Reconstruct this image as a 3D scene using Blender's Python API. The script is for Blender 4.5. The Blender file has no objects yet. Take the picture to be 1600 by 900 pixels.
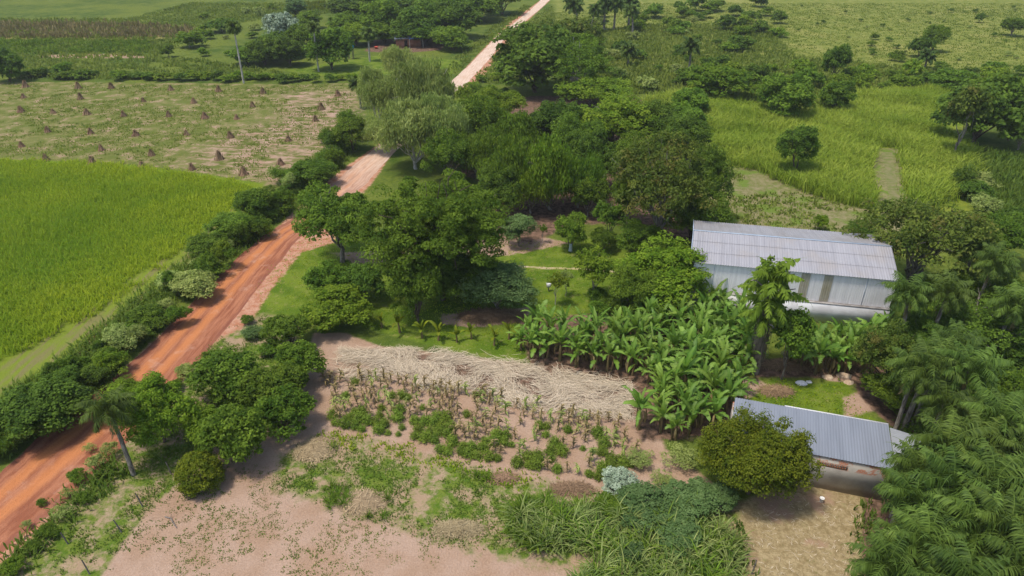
import bpy, math, random
import numpy as np

# ------------------------------------------------------------------ scene, camera, light
S = bpy.context.scene
COL = S.collection
CAM_H = 38.0; PITCH = math.radians(29.5); FPX = 1081.0
cam_d = bpy.data.cameras.new("camera"); cam = bpy.data.objects.new("camera", cam_d); COL.objects.link(cam)
cam.location = (0, 0, CAM_H); cam.rotation_euler = (math.pi/2 - PITCH, 0, 0)
cam_d.sensor_width = 36; cam_d.lens = 36*FPX/1600; cam_d.clip_start = 0.5; cam_d.clip_end = 6000
S.camera = cam
SUN_EL, SUN_AZ = math.radians(70), math.radians(-112)      # azimuth from +Y towards +X
W = bpy.data.worlds.new("World"); S.world = W; W.use_nodes = True
wn = W.node_tree; bg = wn.nodes['Background']
sky = wn.nodes.new('ShaderNodeTexSky'); sky.sky_type = 'NISHITA'; sky.sun_disc = False
sky.sun_elevation = SUN_EL; sky.sun_rotation = SUN_AZ; sky.air_density = 1.0; sky.dust_density = 2.0
wn.links.new(sky.outputs[0], bg.inputs[0]); bg.inputs[1].default_value = 0.15
sl = bpy.data.lights.new("sun", 'SUN'); sun = bpy.data.objects.new("sun", sl); COL.objects.link(sun)
sl.energy = 2.5; sl.angle = math.radians(8.0); sl.color = (1, .95, .87)
sun.rotation_euler = (math.pi/2 - SUN_EL, 0, -SUN_AZ + math.pi)
sun.location = (0, 60, 80)
S.view_settings.view_transform = 'Standard'; S.view_settings.look = 'None'
S.view_settings.exposure = 0.50; S.view_settings.gamma = 1

# ------------------------------------------------------------------ helpers
def at(px, py, z=0.0):
    """point on the level z that the photograph shows at pixel (px, py) of 1600x900"""
    u = (px-800)/FPX; v = (py-450)/FPX
    d = np.array([u, math.cos(PITCH)-v*math.sin(PITCH), -math.sin(PITCH)-v*math.cos(PITCH)])
    return np.array([0, 0, CAM_H]) + d*((z-CAM_H)/d[2])
def depth(p): return p[1]*math.cos(PITCH) - (p[2]-CAM_H)*math.sin(PITCH)
def tall(bx, by, ty):
    """height of an upright thing standing at pixel (bx,by) whose top is at row ty"""
    g = at(bx, by); v = (450-ty)/FPX
    # up/depth = v  with up = y sinP + (z-H) cosP ; depth = y cosP - (z-H) sinP
    c, s, y = math.cos(PITCH), math.sin(PITCH), g[1]
    zz = (v*y*c - y*s)/(c + v*s)
    return zz + CAM_H
def poly(pts): return np.array([at(*p)[:2] for p in pts])
def sdist(P, X, Y):
    """signed distance to polygon P (positive inside)"""
    n = len(P); best = np.full(X.shape, 1e18); ins = np.zeros(X.shape, bool)
    for i in range(n):
        a, b = P[i], P[(i+1) % n]; e = b-a; wx, wy = X-a[0], Y-a[1]
        t = np.clip((wx*e[0]+wy*e[1])/(e@e+1e-9), 0, 1)
        best = np.minimum(best, (wx-e[0]*t)**2+(wy-e[1]*t)**2)
        c = ((a[1] > Y) != (b[1] > Y))
        with np.errstate(divide='ignore', invalid='ignore'):
            xi = a[0]+(Y-a[1])*e[0]/(e[1] if e[1] != 0 else 1e-9)
        ins ^= c & (X < xi)
    return np.where(ins, 1, -1)*np.sqrt(best)

def tag(o, label=None, cat=None, group=None, kind=None):
    if label: o['label'] = label
    if cat: o['category'] = cat
    if group: o['group'] = group
    if kind: o['kind'] = kind
    return o
def empty(name, loc=(0, 0, 0), rz=0):
    o = bpy.data.objects.new(name, None); COL.objects.link(o); o.location = loc; o.rotation_euler = (0, 0, rz)
    o.empty_display_size = .3
    return o
def link(name, me, parent=None):
    o = bpy.data.objects.new(name, me); COL.objects.link(o)
    if parent: o.parent = parent
    return o

class MB:
    def __init__(s): s.v = []; s.q = []; s.t = []; s.c = []; s.n = 0; s.uv = None
    def add(s, v, q=None, t=None, tint=.5):
        v = np.asarray(v, np.float32).reshape(-1, 3)
        if q is not None and len(q): s.q.append(np.asarray(q, np.int32).reshape(-1, 4)+s.n)
        if t is not None and len(t): s.t.append(np.asarray(t, np.int32).reshape(-1, 3)+s.n)
        s.v.append(v); s.c.append(np.broadcast_to(np.asarray(tint, np.float32), (len(v),)).copy()); s.n += len(v)
    def mesh(s, name, mat, smooth=False, extra=None):
        V = np.concatenate(s.v); C = np.concatenate(s.c)
        Q = np.concatenate(s.q) if s.q else np.zeros((0, 4), np.int32)
        T = np.concatenate(s.t) if s.t else np.zeros((0, 3), np.int32)
        me = bpy.data.meshes.new(name)
        me.vertices.add(len(V)); me.vertices.foreach_set('co', V.ravel())
        nl = Q.size+T.size
        me.loops.add(nl); me.loops.foreach_set('vertex_index', np.concatenate([Q.ravel(), T.ravel()]))
        me.polygons.add(len(Q)+len(T))
        st = np.concatenate([np.arange(len(Q))*4, Q.size+np.arange(len(T))*3]).astype(np.int32)
        me.polygons.foreach_set('loop_start', st)
        if smooth: me.polygons.foreach_set('use_smooth', np.ones(len(Q)+len(T), bool))
        me.update(calc_edges=True)
        a = me.attributes.new('tint', 'FLOAT', 'POINT'); a.data.foreach_set('value', C)
        for k, arr in (extra or {}).items():
            a = me.attributes.new(k, 'FLOAT', 'POINT'); a.data.foreach_set('value', np.asarray(arr, np.float32))
        for m in (mat if isinstance(mat, (list, tuple)) else [mat]): me.materials.append(m)
        return me
    def obj(s, name, mat, parent=None, smooth=False, extra=None): return link(name, s.mesh(name, mat, smooth, extra), parent)

def unit(a): return a/(np.linalg.norm(a, axis=-1, keepdims=True)+1e-9)
def tube(mb, pts, rad, sides=6, tint=.5):
    pts = np.asarray(pts, float); n = len(pts); rad = np.broadcast_to(rad, (n,))
    d = unit(np.gradient(pts, axis=0)); ref = np.array([1., 0, 0]) if abs(d[0][0]) < .8 else np.array([0, 1., 0])
    a = unit(np.cross(d, ref)); b = np.cross(d, a)
    th = np.arange(sides)*2*math.pi/sides
    ring = pts[:, None]+rad[:, None, None]*(np.cos(th)[None, :, None]*a[:, None]+np.sin(th)[None, :, None]*b[:, None])
    i = np.arange(n-1)[:, None]; j = np.arange(sides)[None]
    q = np.stack(np.broadcast_arrays(i*sides+j, i*sides+(j+1) % sides, (i+1)*sides+(j+1) % sides, (i+1)*sides+j), -1).reshape(-1, 4)
    mb.add(ring.reshape(-1, 3), q, tint=tint)
def box(mb, x0, x1, y0, y1, z0, z1, tint=.5):
    v = [(x, y, z) for z in (z0, z1) for y in (y0, y1) for x in (x0, x1)]
    mb.add(v, [(0, 2, 3, 1), (4, 5, 7, 6), (0, 1, 5, 4), (2, 6, 7, 3), (0, 4, 6, 2), (1, 3, 7, 5)], tint=tint)
def leaves(mb, rng, c, nrm, L, Wd, tint, axis=None):
    """diamond leaf faces, slightly folded"""
    n = len(c); nrm = unit(nrm)
    if axis is None: axis = rng.normal(size=(n, 3))
    a = unit(axis-nrm*np.sum(axis*nrm, -1, keepdims=True)); b = np.cross(nrm, a)
    l = (np.broadcast_to(L, (n,))*rng.uniform(.7, 1.3, n))[:, None]/2; w = (np.broadcast_to(Wd, (n,))*rng.uniform(.7, 1.3, n))[:, None]/2
    v = np.stack([c-a*l, c+b*w-a*l*.1, c+a*l-nrm*l*.25, c-b*w-a*l*.1], 1).reshape(-1, 3)
    mb.add(v, np.arange(4*n).reshape(-1, 4), tint=np.repeat(np.broadcast_to(tint, (n,)), 4))

# ------------------------------------------------------------------ materials
def newmat(name):
    m = bpy.data.materials.new(name); m.use_nodes = True; nt = m.node_tree; nt.nodes.clear()
    out = nt.nodes.new('ShaderNodeOutputMaterial'); return m, nt, out
class NT:
    """tiny node helper"""
    def __init__(s, nt): s.nt = nt; s.N = nt.nodes; s.L = nt.links
    def _in(s, sock, v):
        if isinstance(v, bpy.types.NodeSocket): s.L.new(v, sock)
        elif v is not None:
            if sock.type == 'RGBA' and isinstance(v, (tuple, list)) and len(v) == 3: v = (*v, 1)
            sock.default_value = v
    def math(s, op, a, b=None, c=None, clamp=False):
        n = s.N.new('ShaderNodeMath'); n.operation = op; n.use_clamp = clamp
        for i, v in enumerate((a, b, c)):
            if v is not None: s._in(n.inputs[i], v)
        return n.outputs[0]
    def mix(s, f, a, b, mode='MIX'):
        n = s.N.new('ShaderNodeMix'); n.data_type = 'RGBA'; n.blend_type = mode
        s._in(n.inputs[0], f); s._in(n.inputs[6], a); s._in(n.inputs[7], b); return n.outputs[2]
    def noise(s, vec, scale, detail=3, rough=.55, dist=0):
        n = s.N.new('ShaderNodeTexNoise'); s._in(n.inputs['Vector'], vec); n.inputs['Scale'].default_value = scale
        n.inputs['Detail'].default_value = detail; n.inputs['Roughness'].default_value = rough; n.inputs['Distortion'].default_value = dist
        return n.outputs[0]
    def attr(s, name):
        n = s.N.new('ShaderNodeAttribute'); n.attribute_name = name; return n.outputs['Fac']
    def pos(s): return s.N.new('ShaderNodeNewGeometry').outputs['Position']
    def objc(s): return s.N.new('ShaderNodeTexCoord').outputs['Object']
    def mapping(s, vec, sc=(1, 1, 1), rot=(0, 0, 0)):
        n = s.N.new('ShaderNodeMapping'); s._in(n.inputs[0], vec); n.inputs['Scale'].default_value = sc; n.inputs['Rotation'].default_value = rot
        return n.outputs[0]
    def step(s, x, lo, hi):
        n = s.N.new('ShaderNodeMapRange'); n.interpolation_type = 'SMOOTHSTEP'; s._in(n.inputs[0], x)
        n.inputs[1].default_value = lo; n.inputs[2].default_value = hi; return n.outputs[0]
    def bump(s, h, strength=.4, dist=.1):
        n = s.N.new('ShaderNodeBump'); n.inputs['Strength'].default_value = strength; n.inputs['Distance'].default_value = dist
        s._in(n.inputs['Height'], h); return n.outputs[0]
    def bsdf(s, col, rough=.8, spec=.2, normal=None, metal=0):
        n = s.N.new('ShaderNodeBsdfPrincipled'); s._in(n.inputs['Base Color'], col); s._in(n.inputs['Roughness'], rough)
        n.inputs['Specular IOR Level'].default_value = spec; n.inputs['Metallic'].default_value = metal
        if normal is not None: s._in(n.inputs['Normal'], normal)
        return n.outputs[0]

def foliage(name, dark, light, var=.12, trans=.22, rough=.68, spec=.12, accent=None):
    m, nt, out = newmat(name); N = NT(nt)
    t = N.attr('tint'); c = N.mix(t, dark, light)
    oi = N.N.new('ShaderNodeObjectInfo').outputs['Random']
    hs = N.N.new('ShaderNodeHueSaturation')
    N._in(hs.inputs['Hue'], N.math('MULTIPLY_ADD', oi, var*.16, .5-var*.06))
    r2 = N.math('FRACT', N.math('MULTIPLY', oi, 7.31))
    N._in(hs.inputs['Value'], N.math('MULTIPLY_ADD', r2, var*3, 1-var*1.5)); N._in(hs.inputs['Color'], c)
    c = hs.outputs[0]
    if accent:
        f = N.step(N.noise(N.pos(), .45, 2), .56, .66); c = N.mix(N.math('MULTIPLY', f, .6), c, accent)
    b = N.bsdf(c, rough, spec)
    tr = N.N.new('ShaderNodeBsdfTranslucent'); N._in(tr.inputs[0], N.mix(.35, c, (.25, .35, .02)))
    mx = N.N.new('ShaderNodeMixShader'); mx.inputs[0].default_value = trans
    nt.links.new(b, mx.inputs[1]); nt.links.new(tr.outputs[0], mx.inputs[2]); nt.links.new(mx.outputs[0], out.inputs[0])
    return m
def simple(name, a, b, scale=3, rough=.85, spec=.2, bump=.3, detail=4, obj=True, stretch=(1, 1, 1), metal=0, tint=False):
    m, nt, out = newmat(name); N = NT(nt)
    v = N.mapping(N.objc() if obj else N.pos(), stretch); f = N.noise(v, scale, detail)
    c = N.mix(N.step(f, .35, .65), a, b)
    if tint: c = N.mix(N.attr('tint'), N.mix(.5, c, (0, 0, 0)), N.mix(.15, c, (1, 1, 1)))
    nt.links.new(N.bsdf(c, rough, spec, N.bump(f, bump, .05), metal), out.inputs[0]); return m

LF = {
 'mid':    foliage('leaf_mid_green', (.056, .112, .009), (.200, .295, .028), trans=.42),
 'bean':   foliage('bean_leaf', (.125, .200, .020), (.290, .370, .055), trans=.42),
 'deep':   foliage('leaf_deep_green', (.040, .082, .009), (.145, .225, .024), trans=.38),
 'bright': foliage('leaf_bright_green', (.090, .165, .009), (.250, .335, .026), trans=.42),
 'fresh':  foliage('leaf_fresh_green', (.085, .155, .012), (.230, .320, .035), var=0, trans=.35),
 'olive':  foliage('leaf_pale_olive', (.210, .270, .060), (.430, .480, .140), trans=.45),
 'blue':   foliage('leaf_grey_green', (.080, .140, .038), (.180, .260, .085), trans=.38),
 'brown':  foliage('leaf_brownish_olive', (.050, .086, .011), (.165, .205, .030), trans=.36, accent=(.20, .16, .04)),
 'yellow': foliage('leaf_yellow_green', (.080, .118, .006), (.205, .225, .014), trans=.3),
 'silver': foliage('leaf_silver_green', (.20, .26, .16), (.46, .54, .38), trans=.15),
 'palm':   foliage('palm_leaf', (.028, .058, .008), (.150, .220, .034), trans=.22, rough=.6, spec=.15),
 'banana': foliage('banana_leaf', (.065, .155, .010), (.240, .360, .055), trans=.38, rough=.5, spec=.25),
 'cane':   foliage('cane_leaf', (.085, .150, .028), (.350, .390, .120), trans=.38),
 'grass':  foliage('grass_blade', (.120, .170, .020), (.260, .295, .055), var=0, trans=.42),
 'crop':   foliage('crop_blade', (.165, .290, .014), (.410, .470, .022), var=0, trans=.5),
 'tallg':  foliage('tall_grass_blade', (.200, .300, .022), (.430, .490, .070), var=0, trans=.5),
 'weed':   foliage('weed_blade', (.075, .140, .016), (.180, .240, .035), var=0, trans=.4),
 'dry':    foliage('dry_corn_leaf', (.15, .105, .045), (.38, .29, .13), var=.1, trans=.2, rough=.8, spec=.1),
 'straw':  foliage('straw', (.30, .23, .15), (.80, .67, .49), var=.02, trans=.1, rough=.8, spec=.1),
 'heap':   foliage('heap_straw', (.17, .12, .065), (.50, .38, .22), var=.1, trans=.1, rough=.8, spec=.1),
 'vine':   foliage('dry_vine', (.14, .11, .08), (.34, .28, .21), var=.02, trans=.05, rough=.9, spec=.05),
 'shock':  foliage('dry_stalks', (.14, .085, .05), (.34, .22, .13), var=.12, trans=.05, rough=.9, spec=.05),
}
BARK = simple('grey_bark', (.11, .09, .07), (.30, .26, .21), 6, stretch=(1, 1, .3))
BARKD = simple('dark_bark', (.06, .045, .03), (.15, .11, .08), 6, stretch=(1, 1, .3))
BARKW = simple('pale_bark', (.30, .27, .22), (.50, .46, .40), 4, stretch=(1, 1, .5))
STEM = simple('banana_stem', (.10, .09, .03), (.20, .13, .06), 8, stretch=(1, 1, .2))
POSTM = simple('weathered_post', (.10, .085, .07), (.22, .19, .16), 9, stretch=(1, 1, .2))

# ------------------------------------------------------------------ tree meshes
def branch_pts(rng, a, b, n=6, wob=.08):
    a, b = np.array(a, float), np.array(b, float); t = np.linspace(0, 1, n)[:, None]; L = np.linalg.norm(b-a)
    p = a+(b-a)*t; p[:, 2] += np.sin(t[:, 0]*math.pi)*L*.08
    p[1:-1] += rng.normal(size=(n-2, 3))*wob*L*.5; return p
def crown(seed, R, V, lobes, nclump, cr, per, L, Wd, clear=.3, flat=.6, sub=.55, up=.7, droop=False, low=-.55, gap=0, trunk_r=.16, lrs=(.40, .60), nbr=None, vis=False, fork=.35, bark=None):
    """returns (leaf MB, wood MB); crown ellipsoid R x V with centre at V*(1+clear)"""
    rng = np.random.default_rng(seed); zc = V*(1+clear)
    lm, wm = MB(), MB()
    lc = []
    for k in range(lobes):
        a = k*2.4+rng.uniform(-.4, .4); u = rng.uniform(-.35, .75) if lobes > 1 else 0
        rr = math.sqrt(max(0, 1-u*u))*rng.uniform(.35, 1.02-lrs[0]-.04)
        if lobes == 1: rr = 0
        lc.append((rr*math.cos(a), rr*math.sin(a), u*.55))
    lc = np.array(lc); lr = rng.uniform(*lrs, lobes) if lobes > 1 else np.array([1.])
    which = rng.integers(0, lobes, nclump)
    d = unit(rng.normal(size=(nclump*4, 3))); d = d[d[:, 2] > low][:nclump]
    which = which[:len(d)]
    rad = rng.uniform(.55, 1.0, len(d))**.6
    cc = (lc[which]+d*(lr[which]*rad)[:, None])*np.array([R, R, V])
    if gap:
        keep = rng.random(len(cc)) > gap; cc = cc[keep]
    cr_ = cr*rng.uniform(.45, 1.5, len(cc)); ct = rng.normal(.45, .24, len(cc))
    n = len(cc)*per; ci = np.repeat(np.arange(len(cc)), per)
    dd = unit(rng.normal(size=(n, 3))); dd[:, 2] = np.where(dd[:, 2] < -.25, -dd[:, 2]*.6, dd[:, 2]); dd = unit(dd)
    pos = cc[ci]+dd*(cr_[ci]*rng.uniform(.35, 1.05, n)**.7)[:, None]*np.array([1, 1, flat])
    if droop:
        hang = rng.uniform(0, 1, n)**1.3; pos[:, 2] -= hang*cr_[ci]*1.7; pos[:, :2] += dd[:, :2]*(hang*cr_[ci]*.25)[:, None]
        nr = dd*np.array([1, 1, .2])+rng.normal(size=(n, 3))*.35; ax = np.tile([0, 0, -1.], (n, 1))+rng.normal(size=(n, 3))*.28
    else:
        pos[:, 2] -= (np.hypot(dd[:, 0], dd[:, 1])**2)*cr_[ci]*.25
        nr = dd+np.array([0, 0, up])+rng.normal(size=(n, 3))*.55; ax = None
    tint = np.clip(ct[ci]+rng.normal(0, .17, n), 0, 1)
    pos[:, 2] += zc
    keep = pos[:, 2] > .05; pos, nr, tint = pos[keep], nr[keep], tint[keep]
    if ax is not None: ax = ax[keep]
    leaves(lm, rng, pos, nr, L, Wd, tint, ax)
    fz = max(.1, zc-V)*(.8 if clear > 0 else .3)+V*fork*.4
    tube(wm, branch_pts(rng, (0, 0, -.1), (rng.normal()*.05*R, rng.normal()*.05*R, fz), 5, .05), np.linspace(trunk_r*1.25, trunk_r*.85, 5), 8)
    top = np.array([0, 0, fz]); nb = nbr or max(3, lobes)
    for k in range(nb):
        e = cc[rng.integers(0, len(cc))]*.85; e = e+np.array([0, 0, zc])
        if e[2] < fz*1.0: e[2] = fz+.3*V
        p = branch_pts(rng, top-np.array([0, 0, .15]), e, 6, .10); tube(wm, p, np.linspace(trunk_r*.62, trunk_r*.12, 6), 5)
        for q in range(3 if vis else 1):
            s = p[2+rng.integers(0, 3)]; e2 = s+(rng.normal(size=3)*.35+np.array([0, 0, .25]))*min(R, V)*.8
            tube(wm, branch_pts(rng, s, e2, 4, .1), np.linspace(trunk_r*.3, trunk_r*.07, 4), 4)
    return lm, wm, (R, V, clear)

PROTO = {}
def proto(key, make, leafname='crown', n=1):
    PROTO[key] = []
    for i in range(n):
        lm, wm, dim = make(i)
        PROTO[key].append([lm, wm, dim, {}])
def get(key, mat, i, bark):
    lm, wm, dim, cache = PROTO[key][i % len(PROTO[key])]
    if mat not in cache: cache[mat] = lm.mesh(key+'_crown', LF[mat])
    if ('w', bark) not in cache: cache[('w', bark)] = wm.mesh(key+'_trunk', bark, True) if wm else None
    return cache[mat], cache[('w', bark)], dim

proto('dense', lambda i: crown(10+i, 4, 3.4, 12, 300, .70, 78, .26, .145, clear=.08, low=-.65, lrs=(.30, .55)), n=3)
proto('dome', lambda i: crown(20+i, 3, 2.6, 5, 190, .55, 66, .24, .14, clear=.08, trunk_r=.12), n=3)
proto('far', lambda i: crown(30+i, 4, 3.3, 10, 220, .80, 52, .42, .26, clear=-.08, low=-.7), n=5)
proto('farflat', lambda i: crown(36+i, 5, 2.8, 10, 200, .85, 52, .42, .26, clear=.2, flat=.45, low=-.6), n=2)
proto('weep', lambda i: crown(40+i, 4, 5.4, 14, 230, .70, 80, .55, .10, clear=.05, lrs=(.24, .42), droop=True, bark=1), n=3)
proto('bamboo', lambda i: crown(45+i, 4, 3.7, 12, 210, .7, 85, .38, .12, clear=.02, lrs=(.3, .5), droop=True), n=2)
proto('umbrella', lambda i: crown(50+i, 6, 3.4, 16, 230, .95, 105, .34, .18, clear=.45, flat=.28, lrs=(.28, .42), trunk_r=.26, nbr=9, vis=True), n=2)
proto('acacia', lambda i: crown(55+i, 6, 4.2, 12, 200, .95, 75, .34, .17, clear=.3, flat=.45, gap=.12, trunk_r=.24, nbr=11, vis=True), n=2)
proto('bush', lambda i: crown(60+i, 1.8, 1.5, 7, 120, .40, 46, .20, .11, clear=-.25, trunk_r=.05, low=-.2), n=4)
proto('scrub', lambda i: crown(66+i, 2.0, 1.5, 5, 60, .55, 34, .24, .10, clear=-.1, trunk_r=.05, low=-.3, gap=.15, vis=True), n=3)
proto('farbush', lambda i: crown(70+i, 1.8, 1.4, 5, 60, .45, 26, .36, .22, clear=-.25, trunk_r=.05, low=-.1), n=4)
proto('bigbush', lambda i: crown(74, 5, 3.8, 14, 620, .62, 80, .22, .12, clear=-.22, trunk_r=.15, low=-.6, flat=.75, lrs=(.34, .5)), n=1)
proto('round', lambda i: crown(76+i, 1.8, 1.8, 1, 330, .34, 60, .15, .09, clear=-.18, trunk_r=.08, low=-.6, flat=.8), n=2)
proto('citrus', lambda i: crown(80+i, 2.6, 2.2, 7, 190, .48, 60, .24, .14, clear=-.05, trunk_r=.09, low=-.6), n=3)
proto('orchard', lambda i: crown(85+i, 1.6, 1.6, 5, 80, .42, 55, .22, .13, clear=.55, trunk_r=.07), n=3)
proto('sapling', lambda i: crown(90+i, .9, .9, 4, 30, .30, 30, .18, .10, clear=.9, trunk_r=.035), n=2)

def fit(cx, cy, w, h, clear):
    z = 3.0
    for _ in range(8):
        p = at(cx, cy, z); d = depth(p); R = w/2*d/FPX; hh = h/2*d/FPX
        sd = (CAM_H-z)/np.linalg.norm(p-np.array([0, 0, CAM_H])); cd = math.sqrt(1-sd*sd)
        V = math.sqrt(max(hh*hh-(R*sd)**2, 0))/cd; V = min(max(V, .45*R), 1.5*R); z = V*(1+clear)
    return p[0], p[1], R, V
RNG = random.Random(7)
def tree(kind, mat, cx, cy, w, h, label, cat='tree', name='broadleaf_tree', group=None, bark=None, i=None):
    bark = bark or BARK
    i = RNG.randrange(9) if i is None else i
    cm, wm, (R0, V0, clear) = get(kind, mat, i, bark)
    gf = .98 if (cx > 870 and kind.startswith('far')) or kind in ('giant', 'round', 'umbrella') else 1.14
    X, Y, R, V = fit(cx, cy, w*gf, h*gf, clear)
    e = empty(name, (X, Y, 0), RNG.uniform(0, 6.28)); e.scale = (R/R0, R/R0, V/V0)
    link('trunk', wm, e); link('crown', cm, e); tag(e, label, cat, group); return e
def bushx(kind, mat, x, y, r, rz=None, label='', cat='bush', name='bush', group=None, v=None):
    """a small bush as one mesh"""
    i = RNG.randrange(9); cm, wm, (R0, V0, c) = get(kind, mat, i, BARKD)
    o = link(name, cm); o.location = (x, y, 0); o.rotation_euler = (0, 0, RNG.uniform(0, 6.28)); v = v or RNG.uniform(.8, 1.15)
    o.scale = (r/R0, r/R0, r/R0*v); tag(o, label, cat, group); return o
def bush(kind, mat, cx, cy, w, h, label, cat='bush', name='bush', group=None):
    i = RNG.randrange(9); cm, wm, (R0, V0, c) = get(kind, mat, i, BARKD)
    X, Y, R, V = fit(cx, cy, w*.94, h*.96, c)
    o = link(name, cm); o.location = (X, Y, 0); o.rotation_euler = (0, 0, RNG.uniform(0, 6.28)); o.scale = (R/R0, R/R0, V/V0)
    tag(o, label, cat, group); return o

# ------------------------------------------------------------------ ground
Z = {}
def zone(attr, pts, soft): Z.setdefault(attr, []).append((poly(pts), soft))
zone('z_crop', [(-700, 225), (0, 249), (100, 252), (210, 258), (330, 274), (412, 287), (402, 305), (370, 338), (310, 382), (250, 425), (190, 465), (120, 510), (60, 548), (0, 590), (-500, 820)], 1.2)
zone('z_cropedge', [(412, 285), (402, 318), (335, 396), (280, 436), (180, 518), (90, 570), (0, 610), (-300, 750), (-300, 690), (0, 570), (100, 505), (200, 440), (330, 350), (400, 296)], 2.5)
zone('z_stub', [(-700, 122), (0, 128), (300, 130), (440, 132), (555, 130), (560, 165), (520, 215), (480, 262), (440, 290), (412, 285), (330, 272), (200, 256), (0, 248), (-700, 226)], 1.5)
zone('z_stubbare', [(330, 225), (430, 185), (540, 160), (545, 200), (480, 262), (440, 292), (360, 275), (300, 250)], 9)
zone('z_stubbare', [(440, 145), (560, 140), (555, 200), (500, 230), (430, 235)], 6)
zone('z_browncrop', [(-400, 34), (200, 36), (310, 44), (300, 58), (235, 62), (-400, 62)], 5)
zone('z_darkcrop', [(-400, 63), (235, 64), (238, 84), (60, 86), (-400, 82)], 3)
zone('z_soil', [(60, 86), (180, 84), (240, 90), (180, 91), (60, 90)], 2)
zone('z_pasture', [(860, -20), (1200, -20), (3500, -40), (3500, 160), (1600, 112), (1450, 105), (1330, 105), (1200, 85), (1000, 110), (880, 90)], 8)
zone('z_tall', [(1080, 140), (1480, 130), (1530, 250), (1600, 300), (1600, 330), (1420, 345), (1390, 335), (1320, 318), (1270, 300), (1180, 262), (1120, 258), (990, 230), (985, 160)], 2.5)
zone('z_dryg', [(1125, 262), (1180, 262), (1270, 300), (1330, 322), (1395, 335), (1420, 350), (1400, 380), (1080, 350), (1060, 300)], 1.5)
zone('z_dryg', [(1366, 232), (1404, 232), (1416, 300), (1428, 345), (1380, 345), (1366, 300)], .5)
zone('z_lawn', [(462, 378), (500, 368), (700, 380), (960, 370), (1010, 420), (1000, 470), (860, 510), (830, 570), (700, 548), (580, 515), (520, 500), (400, 490), (340, 500), (390, 440)], 1.5)
zone('z_lawn', [(1165, 610), (1215, 590), (1255, 600), (1320, 596), (1360, 650), (1390, 665), (1150, 625)], .7)
zone('z_lawn', [(440, 110), (600, 85), (730, 95), (690, 130), (560, 125)], 3)
zone('z_soil', [(520, 395), (600, 392), (710, 398), (760, 350), (890, 380), (820, 395), (700, 410), (560, 415)], 1.2)
zone('z_soil', [(690, 492), (830, 480), (830, 500), (740, 512), (690, 505)], .8)
zone('z_sand', [(120, 925), (185, 850), (235, 790), (290, 740), (330, 700), (420, 670), (470, 600), (490, 520), (540, 520), (590, 540), (830, 570), (1000, 610), (1040, 700), (1160, 790), (1165, 925)], .9)
zone('z_sand', [(1130, 600), (1160, 585), (1200, 600), (1175, 620), (1150, 632), (1120, 660)], .8)
zone('z_sand', [(1318, 620), (1350, 612), (1370, 640), (1320, 655)], .9)
zone('z_sand', [(1290, 575), (1345, 575), (1335, 598), (1290, 595)], .6)
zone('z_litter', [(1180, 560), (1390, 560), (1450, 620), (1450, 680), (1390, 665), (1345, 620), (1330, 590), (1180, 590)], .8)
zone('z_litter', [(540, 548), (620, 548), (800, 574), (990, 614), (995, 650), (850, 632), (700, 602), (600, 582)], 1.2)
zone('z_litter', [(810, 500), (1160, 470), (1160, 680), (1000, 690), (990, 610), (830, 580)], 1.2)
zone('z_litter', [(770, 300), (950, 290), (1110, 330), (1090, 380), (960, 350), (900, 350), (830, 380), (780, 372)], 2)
zone('z_weed', [(500, 682), (560, 690), (690, 720), (780, 748), (930, 765), (1000, 790), (1150, 800), (1150, 900), (830, 880), (720, 850), (560, 800), (430, 760), (440, 715)], 2.2)
zone('z_weed', [(-60, 945), (60, 850), (160, 720), (260, 640), (300, 735), (240, 790), (190, 850), (132, 935)], .7)
zone('z_weed', [(300, 560), (410, 490), (480, 500), (440, 600), (300, 700), (200, 760), (120, 830), (40, 925), (-40, 925), (60, 845), (160, 730), (240, 640)], 1.2)
zone('z_straw', [(1125, 800), (1200, 765), (1265, 755), (1350, 775), (1345, 925), (1150, 925)], 1.0)
zone('z_litter', [(1350, 770), (1410, 775), (1405, 925), (1345, 925)], .4)
zone('z_red', [(600, 220), (613, 240), (582, 285), (545, 325), (520, 380), (470, 395), (430, 445), (380, 520), (355, 560), (300, 590), (230, 620), (140, 740), (90, 800), (30, 860), (-60, 930), (-60, 800), (0, 740), (180, 590), (350, 425), (450, 340), (530, 268)], 1.2)
zone('z_red', [(700, 135), (790, 40), (845, 0), (860, 0), (805, 50), (740, 140)], 1.0)
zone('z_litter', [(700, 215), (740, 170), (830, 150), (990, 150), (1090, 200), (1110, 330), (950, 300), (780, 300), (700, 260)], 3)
zone('z_litter', [(585, 62), (700, 60), (690, 78), (620, 84), (570, 80)], 2)

NR, NC = 700, 760
yy = -15+25*(65**(np.arange(NR)/(NR-1)))
ss = np.linspace(-1, 1, NC)
Yg = np.repeat(yy, NC); Xg = (ss[None, :]*(np.maximum(yy, 0)*1.05+40)[:, None]).ravel()
idx = (np.arange(NR-1)[:, None]*NC+np.arange(NC-1)[None]).ravel()
gm = MB(); gm.add(np.stack([Xg, Yg, np.zeros_like(Xg)], 1), np.stack([idx, idx+1, idx+NC+1, idx+NC], 1))
extra = {}
for k, lst in Z.items():
    w = np.zeros(len(Xg), np.float32)
    for P, soft in lst:
        m = (Xg > P[:, 0].min()-soft) & (Xg < P[:, 0].max()+soft) & (Yg > P[:, 1].min()-soft) & (Yg < P[:, 1].max()+soft)
        sd = sdist(P, Xg[m], Yg[m]); w[m] = np.maximum(w[m], np.clip(.5+sd/(2*soft), 0, 1))
    extra[k] = w
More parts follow.
